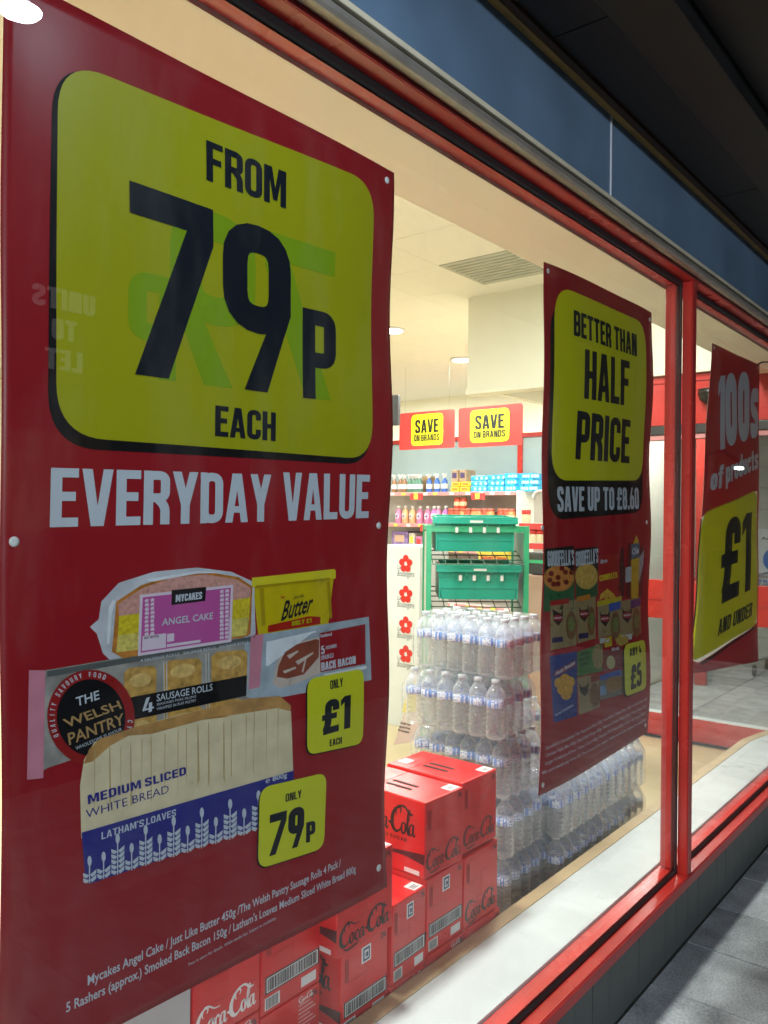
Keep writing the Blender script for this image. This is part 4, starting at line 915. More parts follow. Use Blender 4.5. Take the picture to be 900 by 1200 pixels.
T.text('price_lettering', 'AND UNDER', p_blk, (840.5, 745.5), (880.5, 722), (842, 726.5), 4, t=.18)
T.eyelets([(836, 408), (888, 431), (887.5, 604)])
hk = empty('curtain_wire', tuple(at(895, 424, y=.03)), 'thin dark wire hook beside the third poster corner', 'hook')
MB().tube([at(888, 427, y=.03), at(893, 424.5, y=.032), at(903, 424, y=.034)], .004).build('wire', m_gask, hk)

# ------------------------------------------------------------------ opposite side of the street (seen mirrored in the glass)
m_brick = mat('dark brick facade', (.035, .035, .037), .85, var=.3, vs=12, bump=.3)
MB().box((69, -9.9, 0), (70, 14, 8.6)).build('sky_screen_wall', m_brick, kind='structure')  # unseen wall added to keep bright sky out of the reflections
ob = empty('brick_building', (6, -10, 0), 'dark brick building across the street, mirrored faintly in the glass', 'building')
MB().box((-14, -10.4, 0), (70, -10, 8.6)).build('wall', m_brick, ob)
MB().box((-14, -10.5, 8.6), (70, -9.9, 8.8)).build('parapet', mat('stone coping', (.3, .29, .27), .8), ob)
for i in range(8): MB().box((-11+i*5.2, -9.99, 1.2), (-8.6+i*5.2, -9.96, 2.6)).build('window', mat('dark window', (.02, .02, .025), .1), ob)
ns = empty('letting_board', (5.4, -9.7, 2.9), 'pale letting board on the building across the street, mirrored backwards in the poster', 'sign')
a_ = at(36, 345, y=0); 
def mir(u, v, y):                           # point at depth y behind the mirror plane of the glass, brought back to the street side
    p = at(u, v, y=-y); return Vector((p.x, y, p.z))
q0, q1, q2 = mir(110, 440, -9.8), mir(36, 440, -9.8), mir(110, 345, -9.8)
MB().box((min(q0.x, q1.x)-.25, -9.79, q0.z-.2), (max(q0.x, q1.x)+.25, -9.9, q2.z+.2)).build('panel', mat('board panel', (.02, .02, .022), .6), ns)
m_sgn = mat('lit lettering', (.7, .7, .7), .5, var=0, emit=(.9, .9, 1), es=.42)
zr = [q2.z-(q2.z-q0.z)*k for k in (.28, .64, 1.0)]; xa = min(q0.x, q1.x); xb = max(q0.x, q1.x); hh_ = (q2.z-q0.z)*.25
for s_, z_, k in (('UNITS', zr[0], 1), ('TO', zr[1], .4), ('LET', zr[2], .6)):
    w_ = (xb-xa)*k; c_ = (xa+xb)/2
    lettering(ns, 'board_lettering', s_, m_sgn, (c_+w_/2, -9.785, z_), (-w_, 0, 0), (0, 0, hh_), (0, 1, 0), off=.002, t=.2)
def street_lamp(px, d, lab, r=.16, es=30, col=(1, .95, .85)):
    dr = ray(*px); p = CAM+dr*(d/960); p = Vector((p.x, -p.y, p.z))
    e = empty('street_lamp', (p.x, p.y, 0), lab, 'street lamp', 'street lamps across the road')
    MB().tube([(p.x, p.y-.6, 0), (p.x, p.y-.6, p.z+.25), (p.x, p.y-.3, p.z+.35), (p.x, p.y, p.z+.14)], .05).build('pole', m_gask, e)
    MB().box((p.x-.16, p.y-.1, p.z+.03), (p.x+.16, p.y+.1, p.z+.09), bev=.02).build('lantern', m_gask, e)
    MB().box((p.x-.12, p.y-.05, p.z-.02), (p.x+.12, p.y+.05, p.z+.029), bev=.015).build('lens', mat('street lamp lens%g' % es, (.9, .9, .9), .4, var=0, emit=col, es=es), e)
street_lamp((285, 439), 16, 'street lamp across the road whose light shows on the big 9', es=24)
street_lamp((866, 549), 15, 'street lamp down the road whose light shows on the third poster', es=20, col=(.9, 1, .9))

# ------------------------------------------------------------------ cola cartons
m_kraft = mat('dark carton slot', (.03, .01, .01), .8)
m_scr = mat('carton black script', (.012, .006, .006), .35, var=0)
m_scrf = mat('carton faded script', (.10, .012, .012), .35, var=0)
m_scrw = mat('carton white script', (.8, .78, .78), .4, var=0)
m_lab = mat('white sticker', (.75, .75, .75), .5, var=.02)
m_bar = mat('barcode ink', (.02, .02, .02), .5, var=0)
m_crease = mat('carton crease', (.34, .012, .012), .5, var=0)
BH = .2095
def carton(x0, x1, z0, y0, dep, label, front=None, side=None, top=False, rz=0, h=BH, m=m_card):
    """front = street-facing print, side = print on the face towards -x"""
    e = empty('cola_carton', ((x0+x1)/2, y0+dep/2, z0), label, 'carton', 'cola cartons stacked in the window')
    w = (x1-x0)-.002; cx = (x0+x1)/2; a, b = cx-w/2, cx+w/2
    MB().box((a, y0, z0+.0008), (b, y0+dep, z0+h-.0008), bev=.0035).build('box', m, e)
    N = (0, -1, 0)
    cr = MB()
    cr.box((a+w*.5, y0-.0003, z0+h*.35), (a+w*.503, y0, z0+h*.68)); cr.box((a+w*.05, y0-.0003, z0+h*.345), (b-w*.05, y0, z0+h*.35))
    cr.box((a+w*.12, y0-.0003, z0+h*.60), (a+w*.5, y0, z0+h*.604)); cr.box((a+w*.5, y0-.0003, z0+h*.68), (a+w*.86, y0, z0+h*.684))
    cr.build('crease_line', m_crease, e)
    if front in ('script', 'white'):
        lettering(e, 'brand_lettering', '', m_scr if front == 'script' else m_scrw, (a+w*.03, y0, z0+h*.09), (w*.92, 0, 0.0), (0, 0, h*.25), N, style='script')
    if front == 'faded': lettering(e, 'brand_lettering', '', m_scrf, (a+w*.03, y0, z0+h*.10), (w*.92, 0, 0), (0, 0, h*.25), N, style='script')
    if front == 'barcode':
        MB().box((a+w*.06, y0-.0008, z0+h*.22), (b-w*.03, y0-.0002, z0+h*.40)).build('barcode_panel', m_lab, e)
        mb = MB(); x = a+w*.10
        fr = [(a+w*.06, b-w*.03, .22, .232), (a+w*.06, b-w*.03, .388, .40), (a+w*.06, a+w*.08, .22, .40), (b-w*.05, b-w*.03, .22, .40)]
        for xa_, xb_, k0, k1 in fr: mb.box((xa_, y0-.0013, z0+h*k0), (xb_, y0-.0009, z0+h*k1))
        rr = random.Random(3)
        while x < b-w*.08:
            ww = rr.choice((.0012, .0022, .0034)); mb.box((x, y0-.0013, z0+h*.245), (x+ww, y0-.0009, z0+h*.375)); x += ww+rr.choice((.0014, .0024))
        mb.build('barcode', m_bar, e)
        MB().box((a+w*.06, y0-.0008, z0+h*.05), (a+w*.30, y0-.0002, z0+h*.18)).box((b-w*.34, y0-.0008, z0+h*.06), (b-w*.08, y0-.0002, z0+h*.17)).build('label_sticker', m_lab, e)
        mb = MB()
        for i in range(9): mb.box((a+w*.08+i*w*.022, y0-.0013, z0+h*.06), (a+w*.09+i*w*.022, y0-.0009, z0+h*.17))
        mb.build('small_barcode', m_bar, e)
    if front == 'barcode' or front == 'icon':
        MB().box((a+w*.42, y0-.0008, z0+h*.72), (a+w*.62, y0-.0002, z0+h*.91)).build('icon_frame', m_lab, e)
        MB().box((a+w*.45, y0-.0013, z0+h*.74), (a+w*.59, y0-.0009, z0+h*.89)).build('icon_tile', mat('icon blue', (.03, .06, .16), .4, var=0), e)
        MB().box((a+w*.475, y0-.0018, z0+h*.765), (a+w*.565, y0-.0014, z0+h*.865)).build('icon_tile', m_lab, e)
        lettering(e, 'icon_lettering', 'IN', mat('icon blue', (.03, .06, .16), .4, var=0), (a+w*.49, y0-.0018, z0+h*.785), (w*.06, 0, 0), (0, 0, h*.055), N, t=.2)
    if front == 'text':
        mb = MB()
        for i in range(9): mb.box((a+w*.62, y0-.0007, z0+h*(.86-i*.045)), (a+w*(.82+.1*((i*7) % 3)/2), y0-.0002, z0+h*(.875-i*.045)))
        for i in range(7): mb.box((a+w*.1, y0-.0007, z0+h*(.50-i*.05)), (a+w*(.38+.1*((i*5) % 3)/2), y0-.0002, z0+h*(.512-i*.05)))
        mb.build('print_lines', mat('pale print', (.7, .35, .33), .5, var=0), e)
        lettering(e, 'brand_lettering', '', m_scrw, (a+w*.62, y0, z0+h*.9), (w*.26, 0, 0), (0, 0, h*.06), N, style='script')
    lettering(e, 'count_lettering', '24', m_scrf, (b-w*.16, y0, z0+h*.88), (w*.11, 0, 0), (0, 0, h*.07), N, t=.18)
    mb = MB()
    for i in range(3): mb.box((a+w*(.08+i*.03), y0-.0007, z0+h*.62), (a+w*(.09+i*.03), y0-.0002, z0+h*.88))
    mb.build('print_lines', m_scrf, e)
    if side:                                # face at x = a, seen from the street on the left; text runs from far to near
        lettering(e, 'brand_lettering', '', m_scr, (a, y0+dep*.80, z0+h*.50), (0, -dep*.70, 0), (0, 0, h*.34), (-1, 0, 0), style='script')
        lettering(e, 'variant_lettering', 'ZERO SUGAR', m_scr, (a, y0+dep*.62, z0+h*.41), (0, -dep*.40, 0), (0, 0, h*.05), (-1, 0, 0), t=.14, gap=.22)
        P = [(0, .20, .01), (.25, .235, .035), (.5, .235, .03), (.75, .26, .045), (1.0, .255, .10)]
        polys = [(0, p) for p in varband([(x, y, w_) for x, y, w_ in P])]
        flat_poly_mb(polys, lambda x, y, li: (a-.0007, y0+dep*(1-x)*.998, z0+h*y)).build('wave_band', mat('dark wave print', (.07, .012, .015), .3, var=0), e)
        MB().box((a-.0012, y0+.018, z0+h*.03), (a-.0004, y0+.07, z0+h*.085)).build('label_sticker', m_lab, e)
    if top:
        zt = z0+h-.0006
        mb = MB()
        for k in (.33, .50):
            pts = rnd([(a+w*(k-.035), y0+dep*.33), (a+w*(k+.035), y0+dep*.33), (a+w*(k+.035), y0+dep*.66), (a+w*(k-.035), y0+dep*.66)], .006, True, 4)
            mb.extrz(pts, zt, zt+.0008)
        mb.build('handle_slot', m_kraft, e)
        MB().box((b-w*.30, y0+.006, zt), (b-w*.05, y0+.042, zt+.0012)).box((a+w*.2, y0+dep-.05, zt), (a+w*.42, y0+dep-.015, zt+.0012)).build('label_sticker', m_lab, e)
        MB().box((b-w*.27, y0+.014, zt+.0012), (b-w*.10, y0+.016, zt+.0018)).box((b-w*.27, y0+.020, zt+.0012), (b-w*.13, y0+.022, zt+.0018)).box((b-w*.27, y0+.026, zt+.0012), (b-w*.10, y0+.028, zt+.0018)).build('sticker_print', m_bar, e)
        MB().box((a+.002, y0+.20, zt), (b-.002, y0+.2012, zt+.0006)).build('crease_line', m_crease, e)
    if rz: e.rotation_euler.z = rz
    return e
YF = .300; DP = .285
Z3 = .505; Z2 = .2945; Z1 = .084
carton(1.805, 1.986, Z3, YF, DP, 'top red carton nearest the window with a big black COLA word facing along the window', 'faded', True, True, rz=-.03)
carton(1.990, 2.176, Z3+.006, YF+.004, DP, 'top red carton touching the water bottles, two hand slots on its lid', 'faded', True, True, rz=-.02)
carton(1.808, 1.988, Z2, YF, DP, 'red carton with a barcode, directly under the top carton nearest the window', 'barcode', True)
carton(1.992, 2.180, Z2, YF, DP, 'red carton with dark script, under the top carton beside the water', 'script', False)
carton(1.815, 1.995, Z1, YF-.002, DP, 'lowest red carton in the barcode column, cut off by the window board', 'text', False)
carton(2.0, 2.19, Z1, YF-.004, DP, 'lowest red carton next to the bottles, edge sticking out', None, False)
carton(1.648, 1.802, Z2-.012, YF-.003, DP, 'red carton with a sticker on its lid and a barcode, left of the tallest column', 'barcode', False, True, rz=.02)
carton(1.648, 1.802, Z1-.012, YF-.003, DP, 'lowest red carton below the sticker topped one', 'text', False)
carton(1.462, 1.642, Z2-.056, YF, DP, 'red carton with a barcode standing beside the dark gap, second from the poster corner', 'barcode', True)
carton(1.462, 1.642, Z1-.056, YF, DP, 'lowest red carton beside the dark gap', 'text', False)
carton(1.43, 1.642, Z2-.056+BH+.001, YF-.014, DP, 'red carton half behind the big poster with black script towards the street', 'script', True, True)
a1 = at(306, 1120, y=YF+.04); a2 = at(376, 1085, y=YF+.04); a0 = at(226, 1160, y=YF+.04)
zt = at(376, 1149, y=YF+.04).z
carton(a1.x, a2.x, zt, YF+.04, DP, 'red carton with a long barcode under the lower edge of the big poster', 'barcode', False)
carton(a1.x, a2.x, zt-BH, YF+.04, DP, 'red carton printed with white small text below the long barcode', 'text', False)
zw = at(265, 1197, y=YF+.04).z-BH*.09
carton(a0.x, a1.x-.002, zw, YF+.04, DP, 'red carton with white flowing script at the bottom of the window', 'white', False)
carton(a0.x, a1.x-.002, zw-BH-.001, YF+.04, DP, 'lowest red carton under the white script one', 'text', False)
carton(a0.x, a1.x-.002, zw+BH+.001, YF+.04, DP, 'red carton behind the big poster above the white script one', 'faded', False)
carton(a1.x, a2.x, zt+BH, YF+.04, DP, 'red carton behind the big poster above the long barcode', 'faded', False)
gc = empty('grey_carton', ((a0.x-.13), YF+.2, 0), 'plain light grey carton at the very bottom left under the poster', 'carton')
MB().box((a0.x-.26, YF+.04, .1), (a0.x-.004, YF+.3, at(200, 1100, y=YF+.04).z), bev=.004).build('box', mat('grey carton board', (.5, .5, .5), .6, var=.06, bump=.05), gc)
for (x0_, x1_, y0_, y1_, h_, lb) in ((a0.x-.1, 2.2, YF-.02, .66, .02, 'low wooden pallet under the red cartons'), (2.36, 3.46, .33, 1.0, .141, 'low wooden pallet under the water bottles')):
    pl_ = empty('pallet', ((x0_+x1_)/2, (y0_+y1_)/2, 0), lb, 'pallet', 'wooden pallets under the window stacks')
    mw = mat('pallet wood', (.35, .24, .13), .8, var=.2, vs=20)
    if h_ < .1:
        MB().box((x0_, y0_+.02, 0), (x1_, y1_, h_)).build('board', mw, pl_)
    else:
        for i in range(6): MB().box((x0_, y0_+i*.115, h_-.022), (x1_, y0_+i*.115+.09, h_-.002)).build('board', mw, pl_)
        for i in range(3): MB().box((x0_+i*.5, y0_, 0), (x0_+i*.5+.09, y1_, h_-.0225)).build('runner', mw, pl_)

# ------------------------------------------------------------------ bottled water
def bottle_profile():
    P = [(.022, .004), (.0290, .0), (.0318, .006), (.0322, .013)]
    for k in range(5):
        z = .016+k*.0165; P += [(.0318, z), (.0328, z+.0045), (.0298, z+.009), (.0292, z+.0115), (.0305, z+.0135)]
    P += [(.0322, .100), (.0318, .102), (.0318, .137), (.0324, .139), (.0318, .147), (.0285, .157), (.0215, .168), (.0150, .176), (.0130, .181), (.0130, .184), (.0158, .185), (.0158, .187), (.0138, .188)]
    return P
m_cap = mat('translucent bottle cap', (.72, .75, .80), .3, var=0, trans=.4)
me_bot = MB().lathe(bottle_profile(), n=16).lathe([(.0146, .1882), (.0150, .189), (.0150, .197), (.0140, .1985)], n=14, mi=1).mesh('bottle', [m_water_b, m_cap])
def label_mat():
    m = bpy.data.materials.new('blue and white bottle label'); m.use_nodes = True; n = m.node_tree; b = n.nodes['Principled BSDF']
    tc = n.nodes.new('ShaderNodeTexCoord'); sp = n.nodes.new('ShaderNodeSeparateXYZ'); n.links.new(tc.outputs['Object'], sp.inputs[0])
    at2 = n.nodes.new('ShaderNodeMath'); at2.operation = 'ARCTAN2'; n.links.new(sp.outputs[0], at2.inputs[0]); n.links.new(sp.outputs[1], at2.inputs[1])
    cb = n.nodes.new('ShaderNodeCombineXYZ'); n.links.new(at2.outputs[0], cb.inputs[0]); 
    zz = n.nodes.new('ShaderNodeMath'); zz.operation = 'MULTIPLY'; zz.inputs[1].default_value = 40; n.links.new(sp.outputs[2], zz.inputs[0]); n.links.new(zz.outputs[0], cb.inputs[1])
    br = n.nodes.new('ShaderNodeTexVoronoi'); br.inputs['Scale'].default_value = 1.6; n.links.new(cb.outputs[0], br.inputs['Vector'])
    nz = n.nodes.new('ShaderNodeTexNoise'); nz.inputs['Scale'].default_value = 5; nz.inputs['Detail'].default_value = 2; n.links.new(cb.outputs[0], nz.inputs['Vector'])
    wv = n.nodes.new('ShaderNodeTexNoise'); wv.inputs['Scale'].default_value = 1.3; wv.inputs['Detail'].default_value = 0; n.links.new(at2.outputs[0], wv.inputs['Vector'])
    c1 = n.nodes.new('ShaderNodeValToRGB'); c1.color_ramp.interpolation = 'CONSTANT'
    e = c1.color_ramp.elements; e[0].color = (.78, .83, .90, 1); e[0].position = 0; e[1].color = (.14, .24, .66, 1); e[1].position = .52
    e2 = e.new(.60); e2.color = (.20, .42, .80, 1); e3 = e.new(.645); e3.color = (.78, .83, .90, 1)
    n.links.new(wv.outputs[0], c1.inputs[0])
    c2 = n.nodes.new('ShaderNodeValToRGB'); c2.color_ramp.interpolation = 'CONSTANT'; c2.color_ramp.elements[1].position = .56
    c2.color_ramp.elements[0].color = (0, 0, 0, 1); c2.color_ramp.elements[1].color = (1, 1, 1, 1); n.links.new(nz.outputs[0], c2.inputs[0])
    mx = n.nodes.new('ShaderNodeMixRGB'); mx.inputs[2].default_value = (.08, .17, .52, 1); n.links.new(c2.outputs[0], mx.inputs[0]); n.links.new(c1.outputs[0], mx.inputs[1])
    n.links.new(mx.outputs[0], b.inputs['Base Color']); b.inputs['Roughness'].default_value = .3
    return m
m_blabel = label_mat()
me_lab = MB().lathe([(.0321, .1065), (.0327, .1072), (.0327, .1315), (.0321, .132)], n=18).mesh('label', m_blabel)
def water_pack(nx, ny, label):
    e = empty('water_pack', (0, 0, 0), label, 'bottled water', 'shrink wrapped packs of bottled water')
    px = .0665
    for i in range(nx):
        for j in range(ny):
            b = put('bottle', me_bot, e, ((i+.5)*px+random.uniform(-.001, .001), (j+.5)*px+random.uniform(-.001, .001), random.uniform(0, .001)), random.uniform(0, 6.28))
            put('label', me_lab, b, (0, 0, 0))
    W, D = nx*px, ny*px
    # film: sheet that follows the bottles' outer row and sags between the caps
    pts = []; fcs = []
    ring = []
    NS = 6
    def edge(x0, y0, x1, y1, k):
        for i in range(k*NS):
            t = i/(k*NS); ph = (i % NS)/NS; bul = .0022*math.cos(2*math.pi*(ph-.5))
            nx_, ny_ = (y1-y0), -(x1-x0); L = math.hypot(nx_, ny_); nx_ /= L; ny_ /= L
            ring.append((x0+(x1-x0)*t, y0+(y1-y0)*t, nx_, ny_, bul))
    edge(0, 0, W, 0, nx); edge(W, 0, W, D, ny); edge(W, D, 0, D, nx); edge(0, D, 0, 0, ny)
    rows = [(.004, -.001), (.03, .001), (.07, .0015), (.12, .001), (.140, .000), (.158, -.008), (.176, -.016), (.192, -.022), (.1995, -.026)]
    cx, cy = W/2, D/2; rr = random.Random(nx*10+ny)
    for z, o in rows:
        for x, y, nx_, ny_, bul in ring:
            j = rr.uniform(-.0012, .0012); corner = 1
            X = x+nx_*(o+bul+.0005+j); Y = y+ny_*(o+bul+.0005+j)
            if o < -.004: X = cx+(x-cx)*(1+2*o/W); Y = cy+(y-cy)*(1+2*o/D)
            pts.append((X, Y, z+(rr.uniform(-.003, .001) if z > .15 else 0)))
    n = len(ring)
    for j in range(len(rows)-1):
        for i in range(n): fcs.append((j*n+i, j*n+(i+1) % n, (j+1)*n+(i+1) % n, (j+1)*n+i))
    fcs.append(tuple((len(rows)-1)*n+i for i in range(n)))
    MB().add(pts, fcs, 0, True).build('shrink_film', m_film, e)
    return e
PKa = water_pack(4, 6, 'x'); PKb = water_pack(6, 4, 'x')
used = [False, False]
def place_pack(k, x, y, z, label, rz=0):
    src = (PKa, PKb)[k]
    o = src if not used[k] else copy_tree(src); used[k] = True
    o.location = (x, y, z); o.rotation_euler.z = rz; o['label'] = label
    return o
names = ['lowest', 'second lowest', 'middle', 'second from top', 'topmost']
jit = [(0, 0, 0), (.004, -.006, .008), (-.006, .004, -.02), (-.03, .012, .035), (.0, .0, -.01)]
for i in range(5):
    dx, dy, r_ = jit[i]
    place_pack(0, 2.39+dx, .395+dy, .142+i*.2, 'clear water pack, %s of the tall tower beside the red cartons' % names[i], r_)
for i in range(2):
    for k in range(2):
        place_pack(1, 2.665+k*.405, .335, .142+i*.2, 'clear water pack, %s layer of the low row behind the window board, %s one' % (('lower', 'upper')[i], ('nearer', 'farther')[k]), random.uniform(-.006, .006))
for i in range(3):
    place_pack(1, 2.675+random.uniform(-.004, .004), .62, .142+i*.2, 'clear water pack behind the low row, %s of three' % ('bottom', 'middle', 'top')[i], 0)

fill_lamp = empty('street_lamp', (-3.4, -4.6, 0), 'added unseen fill lamp behind the viewer that lights the posters', 'street lamp', 'street lamps across the road')  # added fill light for the posters, no lamp known here
MB().tube([(-3.4, -4.6, 0), (-3.4, -4.6, 2.62)], .04, 8).build('pole', m_gask, fill_lamp)
MB().lathe([(.05, 2.621), (.16, 2.58), (.17, 2.56), (.04, 2.555)], (-3.4, -4.6, 0), 20).build('fill_lamp_cap', m_gask, fill_lamp)
MB().lathe([(.05, 2.30), (.11, 2.33), (.12, 2.50), (.10, 2.553)], (-3.4, -4.6, 0), 20).build('lens', mat('fill lamp lens', (.9, .9, .9), .4, var=0, emit=(.85, .93, 1), es=6), fill_lamp)
area('fill_lamp_light', (-3.22, -4.36, 2.42), .22, LAMP_W, (.86, .93, 1), (math.radians(88), 0, math.radians(-66)))

# ------------------------------------------------------------------ crate rack
m_green = mat('green plastic crate', (.02, .36, .26), .35, var=.06, vs=8)
m_gsteel = mat('green painted steel', (.04, .36, .18), .35, var=.08, vs=10)
m_gsteel_d = mat('dark green wire', (.08, .16, .11), .4)
XR = 3.78
yl = at(511, 640, x=XR).y; yr_ = at(613, 640, x=XR).y; zt_ = at(560, 616, x=XR).z
yc = (yl+yr_)/2; W = .53; yl = yc+W/2; yr_ = yc-W/2; RA = math.radians(39)
def turn(o):
    d = Matrix.Rotation(RA, 3, 'Z') @ Vector((o.location.x-XR, o.location.y-yc, 0)); o.location = (XR+d.x, yc+d.y, o.location.z); o.rotation_euler.z = RA
rk = empty('crate_rack', (XR+.2, yc, 0), 'green steel rack holding tilted green plastic crates behind the water tower', 'rack')
for dx in (0, .42):
    for y in (yr_, yl): MB().box((XR+dx, y-.014, 0), (XR+dx+.028, y+.014, zt_), bev=.002).build('post', m_gsteel, rk)
    MB().box((XR+dx+.002, yr_+.0145, zt_-.035), (XR+dx+.026, yl-.0145, zt_-.002)).build('cross_bar', m_gsteel, rk)
for y, s in ((yr_, 1), (yl, -1)):
    MB().box((XR+.0285, y-.01, zt_-.03), (XR+.4195, y+.01, zt_-.004)).build('side_bar', m_gsteel, rk)
    MB().box((XR+.03, y-.004, .1), (XR+.418, y+.004, zt_-.04)).build('side_panel', mat('grey side panel', (.45, .47, .45), .5), rk)
def crate_parts(e, tilt, L, D=.36, H=.19):
    """crate in its own frame: long side along y, open top, leaning forward"""
    ca, sa = math.cos(tilt), math.sin(tilt)
    def T_(p): x, y, z = p; return (x*ca-z*sa, y, x*sa+z*ca)
    def bx(a, b):
        m = MB().box(a, b); m.v = [T_(v) for v in m.v]; return m
    h = L/2
    b = MB()
    def add(m): b.add(m.v, m.f)
    # front face tapered with stepped ribs
    def quad(p):
        b.add([T_(v) for v in p], [(0, 1, 2, 3), (4, 7, 6, 5), (0, 4, 5, 1), (1, 5, 6, 2), (2, 6, 7, 3), (3, 7, 4, 0)])
    def slab_(x0b, x0t, z0, z1, hw0, hw1, th=.004):
        quad([(x0b, -hw0, z0), (x0b, hw0, z0), (x0t, hw1, z1), (x0t, -hw1, z1), (x0b+th, -hw0, z0), (x0b+th, hw0, z0), (x0t+th, hw1, z1), (x0t+th, -hw1, z1)])
    slab_(.03, .022, 0, .06, h-.03, h-.024); slab_(.019, .013, .061, .12, h-.021, h-.016); slab_(.010, .006, .121, H-.035, h-.013, h-.01)
    add(bx((-.012, -h, H-.036), (-.002, h, H-.012))); add(bx((-.010, -h, H-.0115), (.012, h, H)))
    add(bx((.03, -h+.03, 0), (D-.03, h-.03, .004))); add(bx((D-.02, -h+.02, 0), (D-.015, h-.02, H)))
    for s in (-1, 1): add(bx((.01, s*(h-.02)-.003, 0), (D-.02, s*(h-.02)+.003, H)))
    for k in range(7): add(bx((-.006, -h+.03+k*(L-.06)/6-.002, H-.06), (.004, -h+.03+k*(L-.06)/6+.002, H-.037)))
    b.build('crate_shell', m_green, e, off=(0, 0, 0))
    s_ = MB()
    for m in (bx((-.0135, -.04, H-.030), (-.0125, .03, H-.018)),): s_.add(m.v, m.f)
    for k in range(4):
        m = bx((-.001, .10-k*.075-.008, H-.085), (.000, .10-k*.075+.008, H-.055)); s_.add(m.v, m.f)
    s_.build('crate_sticker', m_lab, e, off=(0, 0, 0))
cr0 = None
lv = [at(560, 647, x=XR).z, at(560, 703, x=XR).z, at(560, 768, x=XR).z, at(560, 830, x=XR).z]
nm_ = ['uppermost', 'second', 'third', 'lowest']
for i, z in enumerate(lv):
    if cr0 is None:
        cr0 = empty('crate', (0, 0, 0), '', 'crate', 'green crates in the rack'); crate_parts(cr0, math.radians(2), W-.07); c_ = cr0
    else: c_ = copy_tree(cr0)
    c_.location = (XR+.035+(-.03 if i == 0 else -.05), yc+(.015 if i == 0 else -.005), z); c_['label'] = 'green plastic crate with white stickers, %s in the green rack' % nm_[i]
    sh = MB()
    zz = z-.012
    for k in range(8): y = yr_+.02+k*(W-.04)/7; sh.tube([(XR-.045, y, zz-.055), (XR+.40, y, zz+.05)], .0028, 5)
    for k in range(6): t = k/5; sh.tube([(XR-.045+t*.44, yr_+.016, zz-.052+t*.10), (XR-.045+t*.44, yl-.016, zz-.052+t*.10)], .0035, 5)
    sh.build('wire_shelf', m_gsteel_d, rk)

turn(rk)
for o in [x for x in C.objects if x.name.split('.')[0] == 'crate' and x.parent is None]: turn(o)
# ------------------------------------------------------------------ promotional column, floor board
XB = 4.55
ya, yb = at(440, 700, x=XB).y, at(491.5, 700, x=XB).y; zb = at(470, 640, x=XB).z
bc = empty('display_column', (XB+.2, (ya+yb)/2, 0), 'tall pale grey cardboard display with four red poppies down its side', 'display stand')
MB().box((XB, yb, 0), (XB+.35, ya, zb), bev=.003).build('column', mat('pale grey card', (.62, .64, .64), .5, var=.04), bc)
for v in (665, 701, 737, 771):
    c0 = at(475.5, v-4, x=XB); k = MB()
    for j, (dy, dz) in enumerate(((.0, .040), (.034, .012), (-.034, .012), (.018, -.03), (-.020, -.03))):
        k.lathe([(.025, 0), (.025, .0008)], (XB-.0012-j*.0004, c0.y+dy, c0.z+dz), 12, axis='x', smooth=False)
    k.build('poppy', mat('poppy red print', (.55, .02, .015), .4, var=.1), bc)
    p0 = at(465.5, v+10, x=XB); p1 = at(485.5, v+10, x=XB)
    lettering(bc, 'brand_lettering', 'Boulangère', mat('dark grey script', (.06, .06, .06), .5, var=0), p0, Vector((0, p1.y-p0.y, 0)), (0, 0, .045), (-1, 0, 0), style='font', shear=.3)
    lettering(bc, 'brand_lettering', 'La', mat('dark grey script', (.06, .06, .06), .5, var=0), p0+Vector((0, .0, .05)), Vector((0, (p1.y-p0.y)*.2, 0)), (0, 0, .03), (-1, 0, 0), style='font', shear=.3)
XC = 3.35
fb = empty('promotion_board', (XC, 1.55, 0), 'pinkish grey promotion board with a yellow oval leaning behind the water tower', 'sign')
pts = [at(*p, x=XC) for p in ((490, 787), (481, 800), (475, 830), (461.5, 873), (492, 868))]
MB().add([(XC, p.y, p.z) for p in pts]+[(XC+.006, p.y, p.z) for p in pts], [(0, 1, 2, 3, 4), (9, 8, 7, 6, 5)]+[(i, (i+1) % 5, 5+(i+1) % 5, 5+i) for i in range(5)]).build('panel', mat('pinkish board', (.55, .42, .40), .5), fb)
pts = [at(*p, x=XC-.002) for p in ((489, 796), (481, 804), (475, 820), (471.5, 831), (472, 835), (476, 835), (489, 834))]
MB().add([(XC-.002, p.y, p.z) for p in pts], [tuple(range(7))]).build('yellow_panel', mat('board yellow', (.6, .5, .02), .4), fb)
for i, s_ in enumerate(('Add to', 'spray tree', 'freezer')):
    p0 = at(469-i*1.2, 848+i*4.2, x=XC-.002); p1 = at(481-i*.4, 848+i*4.2, x=XC-.002)
    lettering(fb, 'board_lettering', s_, m_black, p0, Vector((0, p1.y-p0.y, 0)), (0, 0, .012), (-1, 0, 0), style='font', bold=.02)

